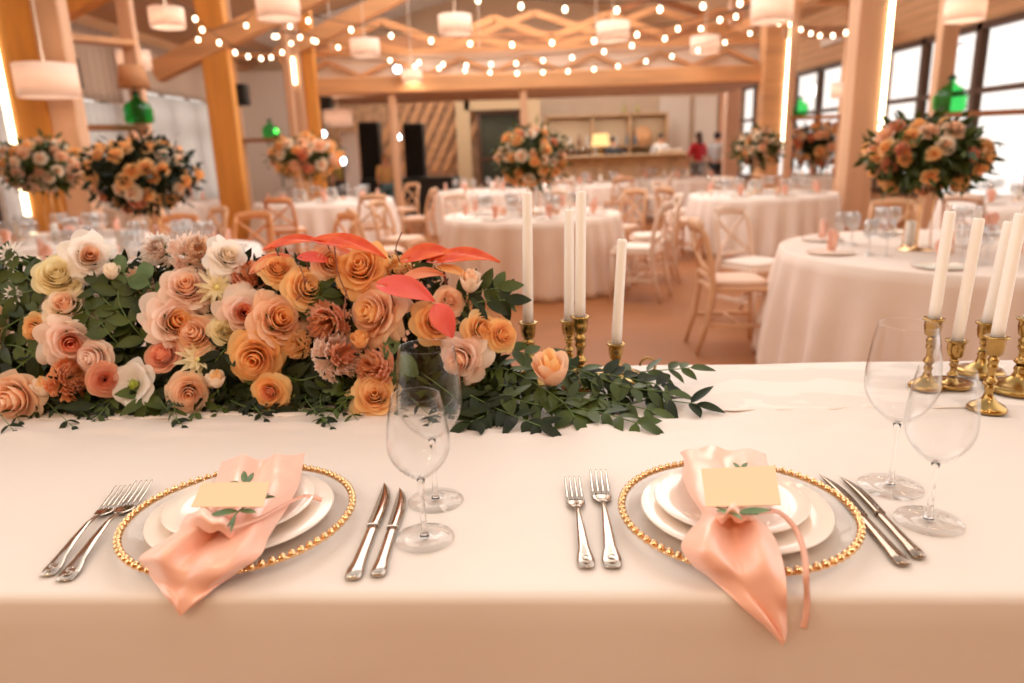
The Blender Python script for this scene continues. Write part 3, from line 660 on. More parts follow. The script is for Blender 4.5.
MB().tube([(0, 0, .154), (.001, 0, .168)], .0015, 5).build('wick', black_m, CD)
used = set()
def place(proto, loc, rz, label, cat, group):
    if proto.name not in used: used.add(proto.name); o = proto
    else: o = dup(proto)
    o.location = loc; o.rotation_euler = (0, 0, rz); return tag(o, label, cat, group)
def round_table(cx, cy, r_, which, m, nset, seed, pleats=26, hz=.75, first=0, settle=True):
    g = random.Random(seed); ph = [g.uniform(0, 6.28) for _ in range(6)]
    seg = 240; rows = []
    for rr in (0.02, .3, .6, .9, .97): rows.append([(r_ * rr * math.cos(2 * PI * k / seg), r_ * rr * math.sin(2 * PI * k / seg), hz) for k in range(seg)])
    rows.append([((r_ - .004) * math.cos(2 * PI * k / seg), (r_ - .004) * math.sin(2 * PI * k / seg), hz - .002) for k in range(seg)])
    for i in range(1, 13):
        f = i / 12; row = []
        for k in range(seg):
            a = 2 * PI * k / seg
            w_ = math.sin(pleats * a + 1.6 * math.sin(3 * a + ph[0]) + ph[1]) + .5 * math.sin(pleats * .5 * a + ph[2] + 2 * math.sin(2 * a + ph[3]))
            ra = r_ + .012 * min(1, f * 3) + .07 * f + .040 * min(1, f * 1.4) * w_
            row.append((ra * math.cos(a), ra * math.sin(a), hz - .006 - (hz - .012) * f))
        rows.append(row)
    o = MB().grid(rows, closeu=True).build('round_table', m); o.location = (cx, cy, 0)
    solid(o, .003, -1)
    tag(o, 'round table under a floor-length cloth, ' + which.replace(', with a flower ball by the glowing strip', ' by the glowing strip'), 'table')
    if not settle: return o
    grp = which.split(',')[0]
    for k in range(nset):
        a = 2 * PI * (k + first) / nset + g.uniform(-.03, .03); ca, sa = math.cos(a), math.sin(a)
        place(PLATE, (cx + ca * (r_ - .22), cy + sa * (r_ - .22), hz + .002), 0, 'white plate laid on the round table ' + grp, 'plate', 'plates, ' + grp)
        place(NAP, (cx + ca * (r_ - .22), cy + sa * (r_ - .22), hz + .016), a + PI / 2, 'peach napkin standing on a plate, round table ' + grp, 'napkin', 'napkins, ' + grp)
        for q, (dr, da) in enumerate(((.42, .10), (.36, .2), (.44, .28))):
            if q == 2 and nset < 8: continue
            place(GOB, (cx + math.cos(a + da) * (r_ - dr), cy + math.sin(a + da) * (r_ - dr), hz + .001), 0, 'clear wine glass on the round table ' + grp, 'wine glass', 'wine glasses, ' + grp)
    for k in range(5):
        a = 2 * PI * k / 5 + ph[4]
        place(CD if k % 2 else VOT, (cx + math.cos(a) * .3, cy + math.sin(a) * .3, hz + .001), 0,
              ('white pillar candle on a gold dish, round table ' if k % 2 else 'low votive glass, round table ') + grp, 'candle' if k % 2 else 'votive glass', ('candles, ' if k % 2 else 'votives, ') + grp)
    return o
TB = [(2.75, 4.35, 1.06, 'nearest on the right, behind the tall candles', cloth2, 8), (.25, 7.75, .93, 'in the middle, behind the centre candles', cloth2, 8), (3.42, 9.9, .95, 'right of centre, beyond the white chairs', cloth3, 8),
      (-2.75, 5.4, .86, 'on the left, just behind the long flower arrangement', cloth3, 8), (-4.22, 6.7, .84, 'at the far left, with a flower ball by the glowing strip', cloth3, 8), (-2.85, 11.5, 1.05, 'left of centre, in front of the band', cloth3, 8),
      (-5.9, 12.4, 1.0, 'far left, near the curtains', cloth3, 6), (5.5, 7.4, 1.0, 'at the right edge, by the big windows', cloth3, 8), (6.12, 14.9, .68, 'far right, by the farther windows', cloth3, 6),
      (1.5, 14.3, 1.0, 'far centre, in front of the bar', cloth3, 6), (-.45, 13.0, .85, 'far centre, left of the middle one', cloth3, 6), (3.6, 15.6, 1.0, 'far right of centre, near the bar', cloth3, 6)]
for i, (x, y, r_, w_, m_, n_) in enumerate(TB): round_table(x, y, r_, w_, m_, n_, 10 + i, first=.3 if i % 2 else .1)
# chairs, most seen first
put_chair('n', 1.56, 5.0, -91, 'natural wooden cross-back chair seen from the side at the near right table')
put_chair('w', 1.95, 5.75, -150, 'whitewashed cross-back chair with its X back showing, behind the near right table')
put_chair('w', 1.22, 6.85, 62, 'whitewashed cross-back chair pulled up right of the middle table')
put_chair('w', 1.52, 7.75, 88, 'whitewashed chair seen from the side, beyond the first chair right of the middle table')
put_chair('n', 1.35, 8.75, 132, 'natural wooden chair at the rear right of the middle table')
put_chair('w', .55, 9.15, 170, 'pale chair facing the camera behind the middle table, right of its flowers')
put_chair('w', -.55, 9.0, 205, 'pale chair with a white back behind the middle table, left of its flowers')
put_chair('n', -1.2, 8.2, 250, 'natural wooden chair at the left side of the middle table')
put_chair('n', -1.25, 7.2, 290, 'natural wooden chair at the front left of the middle table')
put_chair('n', -1.9, 9.9, 30, 'natural wooden chair at the front right of the table before the band')
put_chair('o', -2.95, 9.75, 0, 'honey wooden chair seen from behind, at the front of the table before the band')
put_chair('n', -1.35, 10.9, 80, 'natural wooden chair right of the table before the band')
put_chair('n', -1.85, 12.9, 140, 'natural wooden chair rear right of the table before the band')
put_chair('o', -2.45, 6.8, 180, 'honey wooden chair facing the camera behind the near left table')
put_chair('o', -1.65, 6.4, 130, 'honey wooden chair at the rear right of the near left table')
put_chair('o', -3.1, 6.75, 190, 'honey wooden chair at the rear left of the near left table')
put_chair('o', -3.95, 5.1, 275, 'honey wooden chair at the left edge of the near left table')
put_chair('n', -4.0, 7.8, 170, 'natural wooden chair behind the far left table')
put_chair('n', -3.3, 7.75, 140, 'natural wooden chair right of the far left table')
put_chair('n', 2.2, 9.3, -65, 'natural wooden chair left of the table right of centre')
put_chair('w', 2.45, 10.8, -130, 'pale chair at the rear left of the table right of centre')
put_chair('w', 3.4, 11.35, 180, 'pale chair behind the table right of centre')
put_chair('n', 4.7, 10.6, 120, 'natural wooden chair at the right of the table right of centre')
put_chair('n', 3.15, 5.85, 165, 'natural wooden chair behind the near right table, below its flower ball')
put_chair('n', 4.0, 5.2, 125, 'natural wooden chair rear right of the near right table')
put_chair('w', 4.3, 6.7, -60, 'pale chair left of the right edge table by the windows')
put_chair('n', .1, 14.9, -100, 'natural wooden chair left of the far centre table')
put_chair('w', 1.0, 12.95, -10, 'pale chair seen from behind in front of the far centre table')
put_chair('n', 1.95, 12.95, 10, 'natural wooden chair seen from behind in front of the far centre table')
put_chair('w', 2.8, 13.9, 70, 'pale chair right of the far centre table')
put_chair('n', 4.5, 12.6, -80, 'natural wooden chair left of the far right table')
put_chair('w', 3.1, 17.0, 160, 'pale chair behind the table near the bar')
put_chair('n', -4.2, 12.2, 260, 'natural wooden chair between the band table and the curtains table')
# ------------------------------------------------------------------ HEAD TABLE
SL = -.052                                         # the table runs slightly askew to the camera
def ye(x): return .704 + SL * x                    # its near edge
YD = .835
def yrow(x, f): return ye(x) + YD * f
hc = MB(); rows = []
prof = [(0, T)]
cols = [-2.3 + 4.6 * j / 230 for j in range(231)]
def wr(x, y):
    v = .0018 * noise.noise(Vector((x * 5, y * 9, 0))) + .0006 * noise.noise(Vector((x * 16 + y * 9, y * 22, 3)))
    e = max(0, 1 - abs(y - (ye(x) + .50)) / .12)
    v += e * .008 * noise.noise(Vector((x * 14 + y * 20, y * 30 - x * 8, 7)))
    return v
NT = 60
for i in range(14, 0, -1):                          # back drop, lower edge first
    f = i / 14; rows.append([(x, yrow(x, 1) + .012 + .03 * f + .012 * f * math.sin(x * 23 + 2 * math.sin(x * 5)), T - .008 - f * .70) for x in cols])
for a in (0, 30, 60): rows.append([(x, yrow(x, 1) + .012 * math.cos(R(a)), T - .012 + .012 * math.sin(R(a))) for x in cols])
for i in range(NT + 1):
    f = 1 - i / NT; rows.append([(x, yrow(x, f), T + wr(x, yrow(x, f)) * min(1, 12 * (1 - f), 12 * f + .0)) for x in cols])
for a in (60, 30, 0): rows.append([(x, ye(x) - .010 * math.cos(R(a)), T - .010 + .010 * math.sin(R(a))) for x in cols])
for i in range(1, 24):
    f = i / 23; rows.append([(x, ye(x) - .010 - .012 * f - .014 * f * (math.sin(x * 9 + 1.3 * math.sin(x * 4.1)) + .5 * math.sin(x * 21)), T - .010 - f * .70) for x in cols])
ht = solid(MB().grid(rows).build('banquet_table', cloth), .0025, -1)
tag(ht, 'long head table under a smooth peach-white cloth, across the whole foreground', 'table')
# overlay cloth on the rear half
rows = []
def wavy(x): return .012 * noise.noise(Vector((x * 7, 2, 0))) + .005 * noise.noise(Vector((x * 31, 5, 0)))
for i in range(23):
    f = i / 22; rows.append([(x, yrow(x, 1) + .010 - (YD - .545 - wavy(x) * 1.0) * f + (0 if f else 0), T + .0018 + wr(x, yrow(x, 1 - .4 * f)) * 1.2 * (1 - f * .3)) for x in cols])
rows = [[(x, yrow(x, 1) + .019 + .02 * f_, T - .006 - .25 * f_) for x in cols] for f_ in (1, .5, 0)] + rows
ov = solid(MB().grid(rows).build('overlay_cloth', runner_m), .0012, 0)
tag(ov, 'pale overlay cloth with a ruffled front edge covering the rear half of the head table', 'tablecloth')

# ---------------------------------------------------------------- chargers and plates
def charger(c_, rad, label):
    t = empty('charger_plate', c_, 0, label, 'charger plate', None)
    g = MB().lathe([(.001, .002), (.10, .002), (.115, .004), (rad * .93, .0135), (rad, .0165), (rad, .0195), (rad * .93, .0165), (.113, .0065), (.10, .005), (.001, .005)], 72)
    g.build('glass_plate', charm, t)
    n = 76; me = MB().ball((0, 0, 0), .0052, 12, 8).build('bead', gold, t); me0 = me
    for k in range(n):
        o = me0 if k == 0 else bpy.data.objects.new('bead', me0.data)
        if k: COL.objects.link(o); o.parent = t
        a = 2 * PI * k / n; o.location = (rad * math.cos(a), rad * math.sin(a), .0195)
    ring = MB(); rows = []
    ring.tube([((rad) * math.cos(2 * PI * k / 96), (rad) * math.sin(2 * PI * k / 96), .0165) for k in range(97)], .0022, 6, cap=False)
    ring.build('gold_rim', gold, t)
    return t
cR = atz(736, 511, T + .017); cR.z = T + .001
cL = atz(241, 515, T + .017); cL.z = T + .001
charger(cR, .1445, 'clear glass charger plate with gold beaded rim at the right place setting')
charger(cL, .1445, 'clear glass charger plate with gold beaded rim at the left place setting')
def dish(name, c_, rad, h, label):
    o = MB().lathe([(.001, .003), (rad * .5, .003), (rad * .56, 0), (rad * .62, .001), (rad * .72, h * .45), (rad * .99, h), (rad, h + .0012), (rad * .985, h + .003), (rad * .71, h * .45 + .003), (rad * .6, .0045), (.001, .0045)], 72).build(name, china)
    o.location = c_; return tag(o, label, 'plate')
for (cc, px, py, nm) in ((cR, 740, 508, 'right'), (cL, 242, 512, 'left')):
    d_ = dish('dinner_plate', (cc.x, cc.y + .006, T + .0065), .119, .014, 'large white dinner plate in the glass charger at the %s place setting' % nm)
    s_ = dish('salad_plate', (cc.x - .004, cc.y + .014, T + .0165), .097, .013, 'smaller white plate stacked on the dinner plate at the %s place setting' % nm)

# ---------------------------------------------------------------- napkins
def cloth_rows(name, P, m, parent=None, nu=9, nv=9, amp=.0022, fr=9, seed=1, th=.0011, fold=.0042):
    cols_n = len(P[0])
    A = [catmull([Vector(p) for p in r_], nu) for r_ in P]
    B = [catmull([A[i][j] for i in range(len(A))], nv) for j in range(len(A[0]))]
    rows = [[tuple(B[j][i] + Vector((0, 0, 1)) * (fold * math.sin(j / (len(B) - 1) * 15 + i / len(B[0]) * 2.2 + seed) * math.sin(PI * j / (len(B) - 1)) + amp * noise.noise(Vector((B[j][i].x * fr * 6, B[j][i].y * fr * 3, seed))))) for j in range(len(B))] for i in range(len(B[0]))]
    o = MB().grid(rows).build(name, m, parent); solid(o, th, 0); return subs(o)
def prow(pts, zs, hang=False):
    out = []
    for (x, y), z in zip(pts, zs):
        if hang:
            p = aty(x, y, 0.6); p = aty(x, y, ye(p.x) - z); out.append(p)
        else: out.append(atz(x, y, T + z))
    return out
nr = empty('napkin', (cR.x, cR.y, T + .03), 0, 'peach satin napkin at the right setting, its long point hanging over the table edge', 'napkin')
def np_(o, e):                                      # keep world placement under the empty
    o.location = -e.location; return o
Pr = [prow([(680, 452), (697, 447), (718, 449), (742, 448), (766, 454)], (.040, .052, .058, .052, .040)),
      prow([(684, 462), (702, 461), (722, 466), (744, 463), (768, 468)], (.046, .066, .052, .070, .046)),
      prow([(683, 478), (703, 477), (724, 479), (744, 478), (766, 482)], (.048, .068, .056, .068, .048)),
      prow([(692, 499), (708, 501), (724, 504), (740, 502), (756, 500)], (.052, .066, .060, .068, .052)),
      prow([(702, 515), (716, 511), (729, 513), (741, 511), (752, 513)], (.056, .070, .060, .070, .056)),
      prow([(688, 532), (710, 525), (730, 529), (752, 523), (768, 528)], (.048, .066, .048, .060, .046)),
      prow([(681, 548), (704, 546), (730, 550), (760, 546), (779, 548)], (.036, .056, .040, .052, .040)),
      prow([(690, 562), (712, 566), (738, 570), (764, 570), (785, 570)], (.026, .036, .030, .034, .030)),
      prow([(708, 577), (726, 583), (748, 588), (768, 591), (787, 594)], (.012, .014, .012, .012, .012)),
      prow([(737, 603), (751, 607), (764, 610), (776, 612), (787, 613)], (.017, .022, .018, .022, .018), True),
      prow([(765, 626), (770, 628), (776, 629), (781, 629), (787, 630)], (.021, .026, .022, .026, .021), True),
      prow([(781, 642), (782, 643), (783, 644), (784, 643), (785, 642)], (.024, .026, .026, .026, .024), True)]
np_(cloth_rows('fabric', Pr, satin, nr, seed=1), nr)
nl = empty('napkin', (cL.x, cL.y, T + .03), 0, 'peach satin napkin at the left setting, its short point over the near rim', 'napkin')
Pl = [prow([(222, 461), (241, 457), (263, 458), (283, 455), (305, 453)], (.040, .054, .046, .052, .036)),
      prow([(217, 475), (237, 473), (259, 475), (280, 472), (302, 470)], (.046, .062, .050, .058, .038)),
      prow([(212, 490), (230, 491), (254, 493), (277, 491), (298, 487)], (.050, .062, .054, .060, .038)),
      prow([(204, 508), (220, 510), (240, 512), (262, 511), (288, 507)], (.052, .068, .058, .066, .040)),
      prow([(196, 521), (212, 520), (230, 524), (254, 525), (277, 523)], (.052, .072, .050, .064, .040)),
      prow([(170, 536), (186, 536), (212, 541), (243, 541), (268, 539)], (.044, .064, .046, .056, .040)),
      prow([(141, 556), (162, 557), (192, 560), (228, 558), (262, 554)], (.034, .050, .040, .046, .034)),
      prow([(143, 566), (164, 572), (190, 576), (218, 573), (245, 567)], (.024, .032, .028, .034, .026)),
      prow([(153, 580), (168, 586), (184, 590), (204, 588), (224, 582)], (.012, .014, .012, .014, .012)),
      prow([(166, 597), (173, 600), (182, 602), (192, 601), (203, 598)], (.016, .020, .017, .020, .016), True),
      prow([(178, 613), (179, 614), (180, 615), (181, 614), (183, 613)], (.018, .02, .02, .02, .018), True)]
np_(cloth_rows('fabric', Pl, satin, nl, seed=4), nl)
# inner tucked fold
np_(cloth_rows('tuck', [prow([(716, 512), (724, 506), (733, 504), (742, 505), (750, 511)], (.060, .074, .078, .074, .060)),
                    prow([(712, 518), (722, 513), (733, 511), (745, 513), (755, 519)], (.062, .080, .085, .080, .062)),
                    prow([(713, 524), (723, 522), (733, 520), (745, 521), (755, 526)], (.052, .066, .070, .066, .052))], satin, nr, 6, 6, .001, seed=6), nr)
np_(cloth_rows('tuck', [prow([(186, 516), (196, 510), (210, 510), (222, 516), (232, 522)], (.050, .070, .078, .070, .056)),
                    prow([(180, 526), (192, 518), (208, 517), (224, 524), (236, 532)], (.052, .080, .088, .078, .056)),
                    prow([(182, 536), (194, 530), (210, 530), (224, 535), (236, 540)], (.046, .066, .070, .064, .050))], satin, nl, 6, 6, .001, seed=8), nl)
rib_m = mat('peach_ribbon', s2l(246, 196, 172), .4, trans=.3)
def ribbon(pts, w, label, loc):
    P = catmull([Vector(p) for p in pts], 8); rows = []
    for i, p in enumerate(P):
        t = (P[min(i + 1, len(P) - 1)] - P[max(i - 1, 0)]).normalized(); s_ = t.cross(Vector((0, -.5, 1))).normalized()
        rows.append([tuple(p - s_ * w / 2), tuple(p), tuple(p + s_ * w / 2)])
    return tag(solid(MB().grid(rows).build('ribbon', rib_m), .0005), label, 'ribbon')
ribbon([atz(757, 512, T + .075), atz(778, 512, T + .062), atz(795, 528, T + .046), atz(804, 552, T + .04), atz(806, 575, T + .028), *prow([(807, 598)], (.016,), True), *prow([(806, 615), ], (.02,), True), *prow([(803, 628)], (.022,), True)], .007, 'thin peach ribbon trailing from the right napkin over the table edge', None)
ribbon([atz(232, 528, T + .072), atz(262, 517, T + .066), atz(284, 505, T + .052), atz(305, 496, T + .036), atz(322, 500, T + .026)], .007, 'thin peach ribbon lying across the left napkin and plates', None)
# place cards
def card(pts, z, label):
    p = [atz(x, y, T + z + dz) for (x, y), dz in pts]
    n = (p[1] - p[0]).cross(p[3] - p[0]).normalized(); c_ = sum(p, Vector()) / 4; n = n if n.z > 0 else -n
    o = MB().grid([[tuple(p[0] - c_), tuple(p[1] - c_)], [tuple(p[3] - c_), tuple(p[2] - c_)]]).build('place_card', card_m, None, False); o.location = c_
    solid(o, .0008); return tag(o, label, 'place card')
card([((701, 469), .014), ((775, 466), .014), ((781, 505), .002), ((706, 507), .002)], .083, 'blank cream place card on the right napkin')
card([((202, 483), .012), ((270, 482), .012), ((263, 507), .002), ((191, 507), .002)], .083, 'blank cream place card on the left napkin')
# olive sprigs tucked under the cards
def sprig(stem, leaves, z, label):
    e = atz(*stem[0], T + z); t = empty('olive_sprig', e, 0, label, 'sprig')
    pts = [atz(x, y, T + z) - e for x, y in stem]; MB().tube([tuple(v) for v in catmull(pts, 5)], .0011, 6).build('stem', olive, t)
    for (x, y, x2, y2, w_) in leaves:
        a = atz(x, y, T + z); b_ = atz(x2, y2, T + z + .004)
        MB().leaf(a - e, b_ - a, (0, -.35, 1), (b_ - a).length, w_ * .75, .25, .1, 7).build('leaf', olive, t)
sprig([(716, 507), (736, 513), (758, 514)], [(733, 514, 722, 493, .010), (738, 513, 772, 508, .013), (740, 514, 716, 509, .009), (730, 512, 742, 518, .008)], .081, 'small green olive sprig under the card on the right napkin')
sprig([(742, 478), (738, 466)], [(740, 470, 733, 461, .008), (741, 470, 748, 461, .008)], .084, 'tip of green sprig behind the upper edge of the right card')
sprig([(262, 500), (240, 510), (228, 526)], [(248, 500, 270, 492, .009), (238, 511, 208, 514, .014), (240, 511, 256, 511, .010), (235, 515, 230, 530, .006), (262, 498, 275, 496, .008)], .079, 'small green olive sprig under the card on the left napkin')
sprig([(246, 488), (248, 478)], [(245, 484, 243, 468, .011), (248, 484, 253, 470, .011), (240, 484, 230, 481, .007)], .084, 'upright green leaves behind the upper edge of the left card')

# ---------------------------------------------------------------- cutlery
def lofted(secs, m, name, parent, seg=12):
    mb = MB(); rows = []
    for (y, hw, th, z) in secs:
        rows.append([(hw * math.cos(2 * PI * k / seg), y, z + th * math.sin(2 * PI * k / seg)) for k in range(seg)])
    mb.grid(rows, closeu=True); mb.f.append(tuple(range(seg - 1, -1, -1))); n = (len(secs) - 1) * seg; mb.f.append(tuple(n + k for k in range(seg)))
    return mb.build(name, m, parent)
def emblem(t, y, z):
    pts = []
    for i in range(21):
        a = i / 20
        if a <= .5: an = R(30) + (a / .5) * R(240); pts.append((.0036 * math.cos(an), y + .0036 + .0036 * math.sin(an), z))
        else: an = R(90) - ((a - .5) / .5) * R(240); pts.append((.0036 * math.cos(an), y - .0036 + .0036 * math.sin(an), z))
    MB().tube(pts, .0011, 6).build('handle_scroll', steel, t)
def fork(label):
    t = empty('dinner_fork', (0, 0, 0), 0, label, 'fork')
    lofted([(0, .004, .0012, .004), (.002, .0085, .0018, .004), (.014, .0100, .0022, .0045), (.024, .0088, .0022, .0055), (.034, .0066, .0022, .0075), (.07, .0050, .0022, .011), (.105, .0032, .0022, .0125), (.125, .0028, .0022, .0100), (.134, .0038, .0018, .0078)], steel, 'handle', t)
    lofted([(.132, .0034, .0017, .0080), (.139, .0080, .0014, .0065), (.145, .0112, .0012, .0055), (.154, .0118, .0011, .005), (.158, .0116, .0010, .005)], steel, 'head', t)
    for k in range(4):
        x = (-1.5 + k) * .0064; lofted([(.155, .0021, .0010, .005), (.168, .0019, .0010, .0052), (.192, .0017, .0010, .0075), (.211, .0013, .0008, .0115), (.214, .0006, .0005, .0122)], steel, 'tine', t, 8).location.x = x
    emblem(t, .013, .0072)
    return t
def knife(label, m, mk):
    t = empty('dinner_knife', (0, 0, 0), 0, label, 'knife')
    lofted([(0, .004, .002, .005), (.003, .0088, .0036, .005), (.016, .0098, .0042, .005), (.032, .0078, .0038, .005), (.06, .0070, .0034, .005), (.10, .0064, .0032, .005), (.112, .0066, .0036, .005), (.115, .004, .002, .005)], mk, 'handle', t)
    rows = []
    for i in range(15):
        f = i / 14; y = .112 + .118 * f; L = -.0075 - .0008 * f; rr = .0085 + .0015 * math.sin(PI * f) - .0165 * f ** 4.5
        rows.append([(L, y, .0055), ((L + rr) / 2, y, .0062), (rr, y, .0056), ((L + rr) / 2, y, .0048)])
    mb = MB().grid(rows, closeu=True); mb.f.append((3, 2, 1, 0)); mb.f.append(tuple(56 + i for i in range(4))); mb.build('blade', m, t)
    mb = MB(); mb.box((0, .112, .005), (.015, .004, .0075), bev=.001); mb.build('bolster', mk, t, False)
    return t
def lay(o, a, b_, L, z=.0006, lift=0):
    A = atz(*a, T + .008); B = atz(*b_, T + .008 + lift); d = B - A
    o.location = (A.x, A.y, T + z + .0012); s_ = math.hypot(d.x, d.y) / L; o.scale = (s_, s_, 1)
    o.rotation_euler = (math.atan2(lift, math.hypot(d.x, d.y)), 0, math.atan2(-d.x, d.y))
f0 = fork('left fork of the two standing side by side left of the right charger'); lay(f0, (587, 566), (572, 480), .214)
f1 = dup(f0); f1['label'] = 'right fork of the pair, next to the gold beads of the right charger'; lay(f1, (613, 566), (598, 473), .214)
f2 = dup(f0); f2['label'] = 'outer slanted fork at the far left of the left setting'; lay(f2, (46, 574), (124, 489), .214)
f3 = dup(f0); f3['label'] = 'inner slanted fork touching the gold beads of the left charger'; lay(f3, (63, 579), (145, 484), .214)
for o in (f0, f1, f2, f3): o['group'] = 'forks at the two settings'
blade_m = mat('blade_steel', (.66, .58, .50), .10, 1)
k0 = knife('knife nearest the left charger, right of its beads', blade_m, steel); lay(k0, (352, 578), (390, 482), .230)
k1 = dup(k0); k1['label'] = 'shorter knife next to the stemware of the left setting'; lay(k1, (377, 575), (405, 487), .230)
darks = mat('dark_reflecting_steel', (.34, .26, .20), .14, 1)
k2 = knife('knife partly beside the gold beads of the right charger', darks, darks); lay(k2, (905, 564), (825, 474), .230)
k3 = dup(k2); k3['label'] = 'outer knife of the right setting, toward the right stemware'; lay(k3, (921, 557), (845, 476), .230)
for o in (k0, k1, k2, k3): o['group'] = 'knives at the two settings'

# ---------------------------------------------------------------- stemware
stem_glass = mat('solid_glass', (1, 1, 1), .02); stem_glass.node_tree.nodes['Principled BSDF'].inputs['Transmission Weight'].default_value = 1.0
stem_glass.node_tree.nodes['Principled BSDF'].inputs['IOR'].default_value = 1.45
def wine_glass(bx_, by_, H, rb, rr, rf, zb, label):
    """H height, rb bowl radius, rr rim radius, rf foot radius, zb height where the bowl starts"""
    c_ = atz(bx_, by_, T); t = empty('wine_glass', (c_.x, c_.y, T + .0035), 0, label, 'wine glass', None)
    hb = H - zb; out = []
    for i in range(19):
        f = i / 18
        if f < .42: r_ = rb * math.sin(PI / 2 * (f / .42)) ** .62
        else: q = (f - .42) / .58; r_ = rb + (rr - rb) * (q ** 1.7)
        out.append((max(r_, .0035), zb + hb * (.0 + f)))
    inn = [(max(r_ - .0011, .0008), z + (.0016 if i < 3 else 0)) for i, (r_, z) in enumerate(out)]
    MB().lathe([(.0008, zb - .002)] + out + [(out[-1][0] - .0005, H + .0006)] + inn[::-1] + [(.0006, zb + .004)], 56).build('bowl', glassm, t)
    MB().lathe([(.0005, .004), (.0062, .0045), (.0040, .012), (.0034, .03), (.0032, zb * .7), (.0038, zb - .008), (.0052, zb - .0005), (.0005, zb - .0003)], 20).build('stem', stem_glass, t)
    MB().lathe([(.0005, .0), (rf * .97, .0), (rf, .0008), (rf * .98, .0018), (rf * .6, .0026), (rf * .25, .0042), (.006, .0068), (.0005, .007)], 56).build('foot', glassf, t)
    return t
wine_glass(425, 541, .190, .0385, .0290, .0375, .082, 'shorter clear wine glass in front, of the overlapping pair right of the left setting')
wine_glass(436, 503, .222, .0440, .0370, .0385, .092, 'taller clear wine glass behind, of the overlapping pair right of the left setting')
wine_glass(890, 489, .232, .0460, .0360, .0420, .094, 'tall wide clear wine glass behind the knives at the right setting')
wine_glass(928, 524, .200, .0400, .0310, .0405, .080, 'lower clear wine glass in front, at the far right of the right setting')

# ---------------------------------------------------------------- candlesticks and candles
def holder(base, topz, kind, label, s_=1.0, handle=False):
    t = empty('candlestick', base, 0, label, 'candlestick'); h = topz - base.z
    if kind == 'tall': pr = [(.001, 0), (.040, 0), (.042, .004), (.036, .010), (.022, .016), (.012, .024), (.008, .034), (.011, .040), (.008, .046)]; hs = .046
    elif kind == 'wide': pr = [(.001, 0), (.056, 0), (.060, .006), (.056, .012), (.046, .013), (.030, .017), (.016, .026), (.011, .036), (.013, .042), (.010, .048)]; hs = .048
    else: pr = [(.001, 0), (.046, 0), (.050, .004), (.052, .010), (.044, .008), (.016, .010), (.010, .018)]; hs = .018
    body = MB().lathe([(r_ * s_, z) for r_, z in pr], 32).build('base', brass, t)
    st_ = []; n = 24; hz_ = h - .034
    for i in range(n + 1):
        f = i / n; z = hs + (hz_ - hs) * f
        r_ = .0075 + .0045 * max(0, math.sin(f * PI * 3)) ** 2 + .004 * math.exp(-((f - .62) / .09) ** 2) + .003 * math.exp(-((f - .12) / .06) ** 2)
        st_.append((r_ * s_, z))
    MB().lathe(st_, 24).build('stem', brass, t)
    MB().lathe([(.009, hz_ - .001), (.013, hz_ + .003), (.0155, hz_ + .018), (.0150, h - .006), (.0195, h - .003), (.0200, h), (.0130, h + .0005), (.0122, h - .016), (.001, h - .016)], 28).build('socket', brass, t)
    if handle:
        pts = [(.046, 0, .008)] + [(.066 + .016 * math.cos(a), 0, .026 + .018 * math.sin(a)) for a in [R(-110 + 26 * k) for k in range(12)]]
        MB().tube(pts, .0028, 8).build('handle', brass, t)
    return t
def candle(bottom, length, label, lean=(0, 0), r_=.0105):
    t = empty('taper_candle', bottom, 0, label, 'candle'); t.rotation_euler = (lean[0], lean[1], 0)
    MB().lathe([(.001, 0), (r_ * 1.0, .0), (r_ * 1.0, .04), (r_ * .93, length - .004), (r_ * .8, length - .0005), (r_ * .3, length - .002), (.001, length - .003)], 24).build('candle_body', wax, t)
    MB().tube([(0, 0, length - .003), (.0008, 0, length + .005), (.002, 0, length + .012)], .0009, 6).build('wick', mat('wick_cotton', s2l(220, 205, 190)), t)
    return t
def stick(bx_, by_, cb, ct, kind, lab_h, lab_c, s_=1.0, handle=False, zoff=.006, dx=0):
    """base pixel, candle bottom pixel, candle top pixel"""
    b_ = atz(bx_, by_, T + zoff - .006); b_.z = T + .0042
    pb = aty(cb[0], cb[1], b_.y); pt = aty(ct[0], ct[1], b_.y)
    b_.x = pb.x
    holder(b_, pb.z, kind, lab_h, s_, handle)
    candle(Vector((pb.x, b_.y, pb.z - .013)), (pt - pb).length + .013, lab_c, (0, math.atan2(pt.x - pb.x, pt.z - pb.z)))
stick(529, 384, (528, 322), (527, 192), 'tall', 'brass candlestick at the left of the centre group, low in the leaves', 'tall white taper candle, leftmost of the centre group', 1.15)
stick(569, 374, (569, 320), (569, 209), 'tall', 'slim brass candlestick behind, second from left in the centre group', 'white taper candle half hidden behind its taller neighbour in the centre group', .85)
stick(581, 388, (580, 316), (581, 191), 'tall', 'brass candlestick with a bulbous stem, third in the centre group', 'tallest white taper candle in the middle of the centre group', 1.0)
stick(612, 381, (616, 343), (622, 239), 'chamber', 'low brass chamberstick with a curled handle, right of the centre group', 'shorter white taper candle, rightmost of the centre group', 1.1, True)
stick(922, 390, (934, 318), (950, 211), 'tall', 'slender brass candlestick, leftmost of the right group', 'white taper candle, leftmost of the right group', .76)
stick(953, 388, (957, 340), (979, 218), 'chamber', 'short brass candlestick, second from left in the right group', 'white taper candle, second from left in the right group', .72)
stick(984, 376, (987, 322), (1009, 221), 'wide', 'brass candlestick with a wide foot at the rear of the right group', 'white taper candle half hidden, third in the right group', .74)
stick(988, 412, (997, 336), (1021, 213), 'tall', 'brass candlestick nearest the stemware in the right group', 'white taper candle leaning right, nearest in the right group', .76)
stick(1020, 392, (1029, 318), (1056, 200), 'wide', 'heavy brass candlestick with a broad round foot at the right edge', 'white taper candle just beyond the right edge of the picture', .98)

